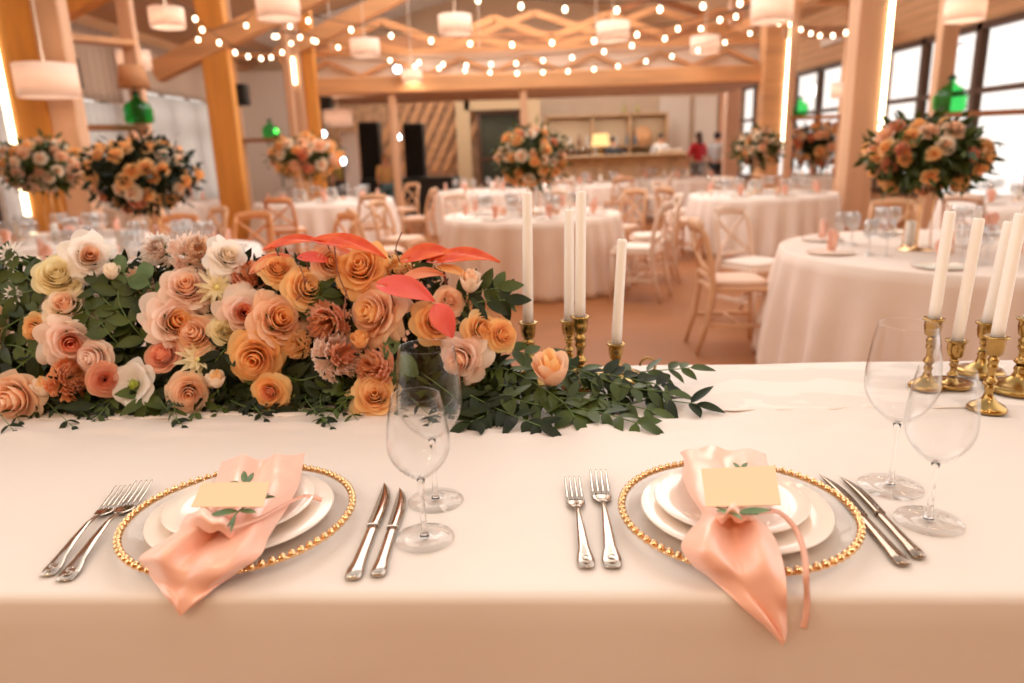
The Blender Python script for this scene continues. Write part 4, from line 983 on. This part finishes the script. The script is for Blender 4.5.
# ------------------------------------------------------------------ flowers
def pm(name, c1, c2, trans=.45):
    c1, c2 = [(min(255, c[0] + 8), c[1] + (255 - c[1]) * .24, c[2] + (255 - c[2]) * .20) for c in (c1, c2)]
    return mat(name, s2l(*c1), .6, col2=s2l(*c2), vscale=16, trans=trans, sheen=.25)
PC = {'peach': pm('peach_petal', (250, 196, 150), (255, 214, 178)), 'pale': pm('pale_pink_petal', (250, 214, 192), (255, 232, 216)), 'orange': pm('orange_petal', (252, 178, 92), (255, 202, 124)),
      'amber': pm('amber_petal', (248, 190, 108), (255, 212, 146)), 'coral': pm('coral_petal', (246, 150, 104), (252, 178, 134)), 'salmon': pm('salmon_petal', (244, 160, 116), (252, 192, 154)),
      'cream': pm('cream_petal', (250, 230, 200), (255, 242, 222)), 'white': pm('white_petal', (250, 238, 226), (255, 248, 240)), 'lemon': pm('lemon_cream_petal', (240, 226, 168), (250, 238, 196)),
      'rust': pm('rust_petal', (232, 136, 72), (246, 164, 102)), 'red': mat('coral_red_petal', s2l(230, 76, 46), .4, col2=s2l(250, 134, 72), vscale=22, trans=.3), 'rosepink': mat('rose_pink_petal', s2l(240, 96, 88), .4, col2=s2l(250, 130, 110), vscale=9, trans=.3), 'dusty': pm('dusty_pink_petal', (230, 150, 112), (244, 176, 140))}
HEART = {'peach': 'peach', 'pale': 'peach', 'orange': 'orange', 'amber': 'orange', 'cream': 'peach', 'white': 'cream', 'lemon': 'lemon', 'coral': 'coral', 'salmon': 'coral', 'rust': 'rust', 'dusty': 'coral'}
def petal(mb, az, A, rt_, zt, curl, ruf, g, r0=.03, nu=6, nv=6, pointy=.25, lift=0, freq=3):
    ph = g.uniform(0, 6.3); rows = []
    for i in range(nv + 1):
        v = i / nv; row = []
        sv = math.sin(PI * (.16 + .62 * v)) ** .7
        for j in range(nu + 1):
            u = -1 + 2 * j / nu; vv = v * (1 - pointy * .55 * abs(u) ** 2.2 * v)
            r_ = r0 + (rt_ - r0) * math.sin(vv * PI / 2 * .96); z = lift + zt * (1 - math.cos(vv * PI / 2)) ** .9
            if vv > .6:
                q = (vv - .6) / .4; r_ += curl * rt_ * .55 * q * q; z -= curl * rt_ * .9 * q * q
            w_ = ruf * rt_ * v * v
            r_ += w_ * math.sin(u * freq + ph); z += w_ * .8 * math.sin(u * freq * 1.3 + ph * 2)
            a = az + u * A * sv
            row.append((r_ * math.cos(a), r_ * math.sin(a), z))
        rows.append(row)
    mb.grid(rows)
def rose_mesh(R_, g, open_=.7, ruf=.05, layers=7, full=True):
    """returns outer and heart builders; the flower faces +z"""
    o = MB(); h = MB(); k = 0
    for L in range(layers):
        t = L / (layers - 1); rr = R_ * (.13 + .80 * t ** 1.05)
        z = R_ * (.98 - .30 * t - .52 * open_ * t * t); n = 3 + int(t * 4); tw = g.uniform(0, 6.3)
        for q in range(n):
            petal(h if L < layers * .36 else o, tw + 2 * PI * q / n + g.uniform(-.1, .1), PI / n * 1.5, rr * g.uniform(.93, 1.06), z * g.uniform(.94, 1.05), (.05 + .38 * open_) * t ** 1.5 * g.uniform(.6, 1.3), ruf * (.4 + t), g,
                  r0=R_ * .05, pointy=.12, nu=8 if L > 2 else 4, nv=6, freq=2.2)
    return o, h
def carnation_mesh(R_, g):
    o = MB(); h = MB()
    for L in range(7):
        t = L / 6; n = 5 + L
        for q in range(n):
            az = g.uniform(0, 6.3); rr = R_ * (.2 + .78 * t) * g.uniform(.88, 1.08); A = .55 * PI / n * 2.1; rows = []; ph = g.uniform(0, 6.3)
            for i in range(6):
                v = i / 5; row = []
                for j in range(11):
                    u = -1 + .2 * j; e = (.045 * R_ * (1 if j % 2 else -1)) * v ** 3; w_ = .11 * R_ * v * v * math.sin(u * 6.5 + ph)
                    r_ = R_ * .04 + (rr - R_ * .04) * math.sin(v * PI / 2) + e; z = R_ * (.9 - .62 * t * t) * (1 - math.cos(v * PI / 2)) + w_ + e
                    a = az + u * A * (.2 + .8 * v)
                    row.append(((r_ + w_ * .6) * math.cos(a), (r_ + w_ * .6) * math.sin(a), z))
                rows.append(row)
            (h if L < 3 else o).grid(rows)
    return o, h
def open_mesh(R_, g, n=6):
    o = MB(); h = MB()
    for L in range(2):
        for q in range(n - L):
            petal(o, 2 * PI * q / (n - L) + L * .5, PI / n * 1.35, R_ * (.98 - .16 * L), R_ * (.42 + .12 * L), .25, .07, g, r0=R_ * .04, nu=8, nv=7, pointy=.3)
    h.ball((0, 0, R_ * .20), R_ * .18, 12, 8, (1, 1, .9))
    for q in range(22):
        a = q * 2.4; d = R_ * (.12 + .10 * (q % 3) / 2); h.ball((math.cos(a) * d, math.sin(a) * d, R_ * (.26 + .06 * (q % 2))), R_ * .035, 6, 4)
    return o, h
def bud_mesh(R_, g):
    o = MB(); h = MB()
    for L in range(4):
        for q in range(3 + (L > 1)):
            petal(o if L > 1 else h, 2 * PI * q / 3.5 + L * .9, 1.15, R_ * (.30 + .17 * L), R_ * (1.75 - .12 * L), -.25 + .12 * L, .02, g, r0=R_ * .12, pointy=.5)
    return o, h
def star_mesh(R_, g, n=13):
    o = MB(); h = MB()
    for L in range(2):
        for q in range(n - 3 * L):
            a = 2 * PI * q / (n - 3 * L) + g.uniform(-.1, .1) + L * .2; el = .25 + .55 * L + g.uniform(-.1, .15)
            d = Vector((math.cos(a) * math.cos(el), math.sin(a) * math.cos(el), math.sin(el)))
            o.leaf(d * R_ * .08, d, (0, 0, 1), R_ * g.uniform(.85, 1.05) * (1 - .2 * L), R_ * .24, .4, .15, 6)
    h.ball((0, 0, R_ * .14), R_ * .14, 10, 6)
    return o, h
GEN = {'rose': rose_mesh, 'ranunculus': lambda r_, g: rose_mesh(r_, g, .45, .035, 9), 'carnation': carnation_mesh, 'lisianthus': open_mesh, 'bud': bud_mesh, 'starflower': star_mesh, 'garden_rose': lambda r_, g: rose_mesh(r_, g, .9, .12, 8)}
green_c = mat('green_flower_centre', s2l(146, 156, 44), .6)
def flower(parent, kind, R_, colr, loc, nrm, g, label=None, heart=None, cal=True):
    a, b_ = GEN[kind](R_, g)
    name = {'bud': 'rose_bud'}.get(kind, kind)
    o = a.build(name, PC[colr], parent); o.matrix_local = Matrix.Translation(loc) @ rotto(nrm, g.uniform(0, 6.3)) @ Matrix.Translation((0, 0, -.30 * R_))
    if label: o['label'] = label
    hm = green_c if kind == 'lisianthus' else (mat('pale_star_centre', s2l(236, 226, 150)) if kind == 'starflower' else PC[heart or HEART[colr]])
    b_.build('flower_heart' if kind not in ('lisianthus', 'starflower') else 'flower_centre', hm, o)
    if cal:
        c_ = MB().lathe([(.001, -R_ * .12), (R_ * .10, -R_ * .1), (R_ * .16, R_ * .02), (R_ * .12, R_ * .12)], 10)
        for q in range(5 if kind not in ('lisianthus', 'starflower') else 0):
            an = q * 1.257; c_.leaf((math.cos(an) * R_ * .1, math.sin(an) * R_ * .1, 0), (math.cos(an), math.sin(an), .5), (0, 0, 1), R_ * .5, R_ * .16, .2, -.3, 4)
        c_.tube([(0, 0, 0), (0, 0, -R_ * 1.3)], R_ * .06, 6)
        c_.build('calyx', stem_m, o)
    return o
# ---- the long arrangement on the head table
ga = random.Random(31)
A0 = Vector((-.42, 1.42, T + .004))
fa = empty('flower_arrangement', A0, 0, 'long low arrangement of peach, orange and cream flowers with trailing greenery on the head table', 'flower arrangement')
def Yof(px, py): return 1.285 + max(-.25, (400 - py)) / 150 * .125 - .045 * (px - 400) / 400 * 1.0
FL = [ # kind, px, py, diameter px, colour, heart, label
 ('rose', 15, 400, 54, 'peach', 'peach'), ('bud', 44, 392, 30, 'cream', 'amber'), ('carnation', 67, 379, 42, 'rust', 'rust'), ('garden_rose', 70, 342, 50, 'pale', 'coral'), ('rose', 93, 358, 40, 'pale', 'pale'),
 ('garden_rose', 66, 306, 46, 'cream', 'peach'), ('ranunculus', 59, 276, 44, 'lemon', 'lemon'), ('garden_rose', 90, 256, 44, 'white', 'peach'), ('starflower', 13, 293, 24, 'white', None), ('starflower', 9, 254, 30, 'white', None), ('bud', 112, 276, 24, 'cream', 'cream'),
 ('ranunculus', 105, 380, 34, 'dusty', 'coral'), ('lisianthus', 132, 384, 46, 'white', None), ('garden_rose', 176, 322, 56, 'pale', 'orange'), ('rose', 196, 334, 44, 'peach', 'peach'), ('ranunculus', 163, 355, 36, 'dusty', 'coral'), ('starflower', 199, 358, 44, 'lemon', None),
 ('rose', 189, 393, 42, 'peach', 'peach'), ('bud', 217, 384, 28, 'cream', 'amber'), ('carnation', 160, 252, 36, 'white', 'pale'), ('carnation', 194, 255, 46, 'pale', 'peach'), ('garden_rose', 228, 256, 38, 'white', 'cream'),
 ('garden_rose', 187, 287, 48, 'pale', 'peach'), ('starflower', 217, 287, 40, 'lemon', None), ('carnation', 249, 277, 36, 'coral', 'rust'), ('garden_rose', 244, 313, 48, 'pale', 'coral'), ('rose', 255, 358, 56, 'orange', 'orange'), ('rose', 270, 392, 36, 'orange', 'rust'),
 ('garden_rose', 279, 320, 58, 'peach', 'orange'), ('rose', 307, 288, 44, 'amber', 'amber'), ('rose', 278, 268, 34, 'amber', 'orange'), ('carnation', 328, 322, 44, 'salmon', 'rust'), ('garden_rose', 374, 313, 60, 'peach', 'amber'), ('carnation', 338, 357, 50, 'pale', 'coral'),
 ('carnation', 376, 367, 44, 'salmon', 'rust'), ('bud', 361, 345, 28, 'orange', 'orange'), ('garden_rose', 376, 406, 50, 'amber', 'amber'), ('garden_rose', 361, 268, 54, 'orange', 'orange'), ('carnation', 402, 277, 42, 'amber', 'orange'), ('rose', 436, 322, 44, 'orange', 'coral'),
 ('garden_rose', 461, 359, 50, 'pale', 'peach'), ('bud', 470, 288, 34, 'cream', 'peach'), ('rose', 482, 330, 38, 'amber', 'orange'), ('rose', 503, 335, 32, 'orange', 'orange'), ('bud', 553, 378, 56, 'peach', 'amber'), ('rose', 225, 330, 30, 'lemon', 'lemon'),
 ('carnation', 140, 285, 34, 'peach', 'peach'), ('rose', 35, 330, 30, 'amber', 'amber'), ('rose', 330, 262, 36, 'peach', 'orange'), ('carnation', 300, 345, 30, 'amber', 'orange'), ('rose', 450, 300, 30, 'peach', 'peach'), ('garden_rose', -25, 330, 52, 'peach', 'peach'), ('rose', -40, 380, 50, 'orange', 'orange'), ('garden_rose', -30, 285, 48, 'cream', 'pale')]
CN = {'pale': 'pale pink', 'rust': 'rust orange', 'dusty': 'dusty pink', 'lemon': 'pale yellow', 'amber': 'apricot'}
for (kd, px, py, dia, cl, ht_) in FL:
    Y = Yof(px, py) + (.03 if kd in ('carnation',) and py < 290 else 0)
    p = aty(px, py, Y); R_ = dia * 1.05 / 2 * Y * 1.03 / F
    if kd == 'bud': R_ *= .78
    cdv = (CAMP - p).normalized(); ax = Vector((p.x * .0, 0, 1))
    n = cdv * .85 + Vector((0, 0, .05 + max(0, (340 - py)) / 260)) + Vector((ga.uniform(-.6, .6), 0, ga.uniform(-.3, .35)))
    if kd == 'bud': n = Vector((ga.uniform(-.3, .3), -.35, .9))
    p.z = max(p.z, T + R_ * .75)
    flower(fa, kd, R_, cl, p - A0, n, ga, '%s %s' % (CN.get(cl, cl), {'bud': 'rose bud', 'garden_rose': 'open garden rose', 'starflower': 'narrow-petalled flower'}.get(kd, kd)), ht_)
# coral anthurium spathes
def spathe(px, py, Lp, Wp, ang, colr, tilt, label, dY=0, cup=.25, heartsh=True):
    Y = Yof(px, py) - .02 + dY; p = aty(px, py, Y); L = .86 * Lp * Y / F; W = .86 * Wp * Y / F; mb = MB(); rows = []
    n = 14
    for i in range(n + 1):
        v = i / n; w_ = W * .5 * (math.sin(PI * v ** .75) ** .75 if 0 < v < 1 else .01); row = []
        for j in range(9):
            u = -1 + j / 4; x = (v - .45) * L - (.12 * L * abs(u) ** 1.5 * (1 - v) ** 2 * 2 if heartsh else 0)
            row.append((x, u * w_, cup * w_ * u * u + .10 * L * math.sin(PI * v) - .16 * L * v * v + .02 * L * math.sin(u * 4 + v * 6)))
        rows.append(row)
    o = solid(mb.grid(rows).build('anthurium', PC[colr], fa), .0014, 0); subs(o)
    sx = rt * math.cos(R(ang)) + up * math.sin(R(ang)); nn = (-fw * math.cos(R(tilt)) + Vector((0, 0, 1)) * math.sin(R(tilt))); nn = (nn - sx * nn.dot(sx)).normalized(); sy = nn.cross(sx)
    o.matrix_local = Matrix.Translation(p - A0) @ Matrix(((sx.x, sy.x, nn.x, 0), (sx.y, sy.y, nn.y, 0), (sx.z, sy.z, nn.z, 0), (0, 0, 0, 1)))
    o['label'] = label
    e = p - A0; b0 = Vector((e.x * .95, e.y + .12, .06))
    MB().tube([tuple(e - sx * L * .4), tuple((e - sx * L * .45 + b0) / 2), tuple(b0)], .0016, 6).build('stem', mat('brown_stem', s2l(120, 70, 50)), fa)
spathe(296, 243, 62, 20, 12, 'red', 62, 'coral red spathe seen edge on'); spathe(270, 262, 44, 18, 30, 'coral', 50, 'coral spathe behind the back roses', .02); spathe(316, 259, 34, 16, -5, 'rosepink', 40, 'small pink spathe')
spathe(352, 246, 74, 24, -8, 'red', 52, 'coral red spathe at the top of the arrangement'); spathe(428, 254, 52, 26, 14, 'red', 45, 'coral red spathe right of the top'); spathe(466, 258, 72, 26, 6, 'red', 55, 'long coral red spathe pointing right', 0, .2)
spathe(408, 291, 60, 32, -12, 'rosepink', 40, 'rose pink spathe over the garden rose', -.03); spathe(443, 319, 46, 30, -62, 'rosepink', 15, 'oval pink spathe facing forward', -.05, .12, False); spathe(425, 275, 44, 18, 10, 'coral', 50, 'coral spathe under the red ones')
spathe(455, 272, 36, 14, -14, 'amber', 50, 'orange narrow spathe'); spathe(338, 254, 40, 18, 8, 'coral', 45, 'coral spathe behind the orange rose', .03)
# greenery: leafy sprays as single parts, then the dense dark filling as stuff
def spray(name, pts, m, L, W, n, g, label=None, nrm=(0, -.4, 1), pairs=True, spread=.9, droop=.25, stemm=None, rad=.0012):
    P = catmull([Vector(p) - A0 for p in pts], 8); mb = MB(); N = len(P)
    for k in range(n):
        f = (k + .6) / n; i = min(int(f * (N - 1)), N - 2); p = P[i]; d = (P[i + 1] - P[i]).normalized(); nn = Vector(nrm) + Vector((g.uniform(-.5, .5), g.uniform(-.5, .5), g.uniform(-.2, .4)))
        sd = d.cross(Vector(nrm)).normalized()
        for s_ in ((-1, 1) if pairs else ((-1) ** k,)):
            dd = d * g.uniform(.3, .8) + sd * s_ * spread * g.uniform(.7, 1.1) + Vector((0, 0, g.uniform(-.3, .25)))
            mb.leaf(p, dd, nn, L * g.uniform(.75, 1.15), W * g.uniform(.8, 1.15), g.uniform(.05, .35), droop * g.uniform(0, 1.6), 7, .8)
    mb.leaf(P[-1], P[-1] - P[-2], nrm, L, W, .15, droop, 7, .8)
    o = mb.build(name, m, fa)
    if label: o['label'] = label
    MB().tube([tuple(p) for p in P], rad, 6).build('stem', stemm or stem_m, o)
    return o
def W3(px, py, Y=None, z=None):
    return atz(px, py, T + z) if z is not None else aty(px, py, Y if Y is not None else Yof(px, py))
ruscus = [[(520, 372, None, .06), (580, 378, None, .05), (640, 372, None, .045), (690, 368, None, .05)], [(500, 385, None, .05), (570, 392, None, .03), (630, 396, None, .02), (696, 404, None, .018)],
          [(500, 395, None, .04), (540, 405, None, .025), (590, 410, None, .015), (640, 424, None, .012)], [(470, 395, None, .04), (500, 410, None, .02), (540, 426, None, .012)], [(510, 350, None, .09), (560, 362, None, .07), (620, 385, None, .04), (668, 392, None, .03)],
          [(470, 400, None, .03), (488, 412, None, .018), (470, 422, None, .012)], [(480, 360, None, .08), (520, 375, None, .06), (560, 400, None, .03), (575, 418, None, .014)], [(560, 370, None, .06), (610, 375, None, .05), (660, 385, None, .035)],
          [(520, 395, None, .03), (560, 398, None, .03), (600, 400, None, .02), (650, 410, None, .012)]]
for k, rr in enumerate(ruscus): spray('ruscus_spray', [W3(*q) for q in rr], dark_leaf if k % 2 else green_leaf, .052, .0215, 9 + (k % 3), ga, None)
for k in range(30):
    px = ga.uniform(-40, 470); py = ga.uniform(398, 418); Y0 = Yof(px, 400)
    a = Vector((atz(px, py - 14, T + .03))); b_ = atz(px + ga.uniform(-30, 30), py + ga.uniform(4, 14) , T + .006)
    spray('ruscus_spray', [tuple(a + Vector((0, .03, .01))), tuple(a), tuple(b_)], dark_leaf if k % 3 else green_leaf, .024, .010, 5, ga, None, rad=.0008)
for (pts, m_) in [([(140, 330), (118, 312), (105, 300), (95, 285)], green_leaf), ([(150, 345), (132, 325), (120, 305), (118, 290)], green_leaf), ([(125, 350), (110, 335), (100, 322), (84, 312)], green_leaf), ([(165, 300), (152, 290), (148, 280)], euca), ([(150, 300), (132, 285), (124, 272)], euca),
                 ([(85, 335), (70, 322), (60, 318)], euca), ([(60, 320), (40, 310), (22, 318), (2, 330)], green_leaf), ([(60, 350), (35, 355), (12, 372), (-5, 380)], dark_leaf), ([(50, 300), (30, 280), (12, 268), (0, 262)], green_leaf), ([(60, 285), (35, 290), (12, 296)], green_leaf),
                 ([(455, 300), (478, 292), (498, 288)], green_leaf), ([(455, 310), (480, 302), (505, 300)], dark_leaf), ([(350, 390), (325, 398), (312, 411)], euca), ([(150, 390), (145, 402), (150, 420)], green_leaf), ([(300, 300), (315, 300), (322, 290)], green_leaf),
                 ([(240, 345), (225, 350), (215, 362)], dark_leaf), ([(285, 375), (300, 380), (318, 376)], dark_leaf), ([(390, 330), (400, 345), (396, 362)], euca), ([(100, 400), (92, 408), (80, 414)], dark_leaf), ([(230, 400), (250, 408), (275, 412)], dark_leaf), ([(-20, 350), (10, 345), (32, 352)], green_leaf), ([(420, 372), (440, 386), (455, 398)], dark_leaf)]:
    big = m_ is euca; p3 = [aty(x, y, Yof(x, y) + (.0 if i else .03)) for i, (x, y) in enumerate(pts)]
    for q in p3: q.z = max(q.z, T + .008)
    spray('eucalyptus_spray' if big else 'leafy_spray', [tuple(q) for q in p3], m_, .050 if big else .052, .034 if big else .024, 2 if big else 4, ga, None, nrm=(ga.uniform(-.3, .3), -1, .5), pairs=not big)
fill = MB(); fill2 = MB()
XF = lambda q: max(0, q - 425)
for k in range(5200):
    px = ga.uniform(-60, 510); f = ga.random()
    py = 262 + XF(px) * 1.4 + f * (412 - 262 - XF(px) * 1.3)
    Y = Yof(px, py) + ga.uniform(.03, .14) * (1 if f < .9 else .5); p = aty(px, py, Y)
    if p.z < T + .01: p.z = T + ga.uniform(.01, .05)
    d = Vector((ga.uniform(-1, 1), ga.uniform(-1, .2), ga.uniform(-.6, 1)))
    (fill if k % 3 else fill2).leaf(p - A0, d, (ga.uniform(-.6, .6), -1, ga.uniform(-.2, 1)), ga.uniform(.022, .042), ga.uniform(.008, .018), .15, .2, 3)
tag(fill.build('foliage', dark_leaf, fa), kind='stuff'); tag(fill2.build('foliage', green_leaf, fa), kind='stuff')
# moss-coloured tray that holds the stems
tr = MB(); rows = []
for (k_, z) in ((1, 0), (1.02, .03), (.8, .07), (.3, .10), (.02, .105)):
    rows.append([(-.24 + .62 * k_ * math.copysign(abs(math.cos(a)) ** .7, math.cos(a)), .01 + .06 * k_ * math.sin(a) - .052 * (.62 * k_ * math.cos(a)), z) for a in [2 * PI * q / 40 for q in range(40)]])
tr.grid(rows, closeu=True).build('foam_tray', mat('dark_foam', s2l(34, 46, 26), .9, bump=.4), fa)
# fine tendrils above the top
for (a, b_, c_) in (((400, 262), (396, 248), (402, 232)), ((296, 300), (306, 286), (298, 262)), ((349, 300), (338, 272), (334, 242)), ((352, 310), (345, 318), (346, 290))):
    P = [aty(x, y, Yof(x, y) - .02) - A0 for x, y in (a, b_, c_)]
    MB().tube([tuple(v) for v in catmull(P, 6)], .0014, 6).build('twig', mat('brown_stem', s2l(120, 70, 50)), fa)

# ---- ball centrepieces on tall stands
gc = random.Random(5); CPROTO = {}
def fmesh(kind, cl):
    k = (kind, cl)
    if k not in CPROTO:
        a, b_ = (rose_mesh(1, gc, .7, .05, 5) if kind != 'carnation' else carnation_mesh(1, gc))
        o = a.build(kind, PC[cl]); h = b_.build('flower_heart', PC[HEART[cl]]); CPROTO[k] = (o.data, h.data); bpy.data.objects.remove(o); bpy.data.objects.remove(h)
    return CPROTO[k]
FOL = {}
def centrepiece(x, y, zc, rad, pal, label, seed, nf=34, zt=.75, sq=.7):
    g = random.Random(seed); t = empty('flower_centrepiece', (x, y, zt + .001), 0, label, 'flower centrepiece', None)
    C0 = Vector((0, 0, zc - zt))
    MB().lathe([(.001, 0), (.10, .001), (.10, .008), (.02, .014), (.009, .03), (.008, zc - zt - rad * .55), (.03, zc - zt - rad * .5), (.09, zc - zt - rad * .42), (.001, zc - zt - rad * .4)], 24).build('stand', gold, t)
    for q in range(3):
        a = q * 2.1; MB().tube([(.085 * math.cos(a), .085 * math.sin(a), .006), (.07 * math.cos(a), .07 * math.sin(a), zc - zt - rad * .45)], .004, 6).build('rod', gold, t)
    mb = MB()
    for k in range(1500):
        v = Vector((g.gauss(0, 1), g.gauss(0, 1), g.gauss(0, 1))).normalized(); r_ = rad * g.uniform(.45, 1.0) * (1.16 if g.random() < .3 else .92)
        p = Vector((v.x * r_, v.y * r_, v.z * r_ * sq)); d = v + Vector((g.uniform(-.8, .8), g.uniform(-.8, .8), g.uniform(-.9, .4)))
        mb.leaf(p, d, Vector((g.uniform(-1, 1), g.uniform(-1, 1), g.uniform(-1, 1))) + v * .6, g.uniform(.05, .10), g.uniform(.02, .04), .15, .25, 3)
    mb.ball((0, 0, 0), rad * .6, 16, 10, (1, 1, sq))
    o = tag(mb.build('foliage', green_leaf if seed % 2 else dark_leaf, t), kind='stuff'); o.location = C0
    pts = []; tries = 0
    while len(pts) < nf and tries < 4000:
        tries += 1; v = Vector((g.gauss(0, 1), g.gauss(0, 1) - .25, g.gauss(0, 1))).normalized()
        if all((v - w_).length > .25 for w_, _ in pts): pts.append((v, g.choice(pal)))
    for v, (kd, cl) in pts:
        a, b_ = fmesh(kd, cl); s_ = rad * g.uniform(.13, .20)
        o = bpy.data.objects.new(kd, a); COL.objects.link(o); o.parent = t
        o.matrix_local = Matrix.Translation(C0 + Vector((v.x, v.y, v.z * sq)) * rad * g.uniform(.86, 1.0)) @ rotto(v + Vector((0, -.25, .15))) @ Matrix.Scale(s_, 4)
        h = bpy.data.objects.new('flower_heart', b_); COL.objects.link(h); h.parent = o
    return t
PA = [('rose', 'orange'), ('rose', 'peach'), ('rose', 'cream'), ('rose', 'amber'), ('carnation', 'orange'), ('rose', 'amber'), ('carnation', 'coral'), ('rose', 'orange'), ('rose', 'cream'), ('rose', 'amber')]
PB = [('rose', 'peach'), ('rose', 'cream'), ('rose', 'cream'), ('carnation', 'peach'), ('rose', 'amber'), ('carnation', 'pale')]
for (px, py, Y, dia, pal, lb, sd) in [(45, 166, 6.7, 72, PB, 'smaller ball of cream and peach flowers with dark leaves at the far left', 1), (143, 174, 5.4, 92, PA, 'large ball of orange and cream flowers, second from the left', 2), (305, 156, 11.5, 64, PA, 'ball of orange flowers in front of the band corner', 3),
          (531, 156, 7.75, 62, PA, 'ball of orange flowers and leaves on the middle table behind the tallest candles', 5), (758, 148, 9.9, 42, PB, 'small round ball of cream flowers on the table right of centre', 7), (818, 144, 14.9, 52, PA, 'farthest ball of orange flowers, between the right columns', 8), (926, 155, 4.35, 102, PA, 'large leafy ball of orange and peach flowers over the near right table', 11)]:
    p = aty(px, py, Y); centrepiece(p.x, p.y, p.z, dia / 2 * Y * 1.03 / F, pal, lb, sd, 60 if sd == 2 else (48 if sd == 11 else 56), sq={11: .62, 2: .70, 1: .62, 3: .6, 5: .86}.get(sd, .75))
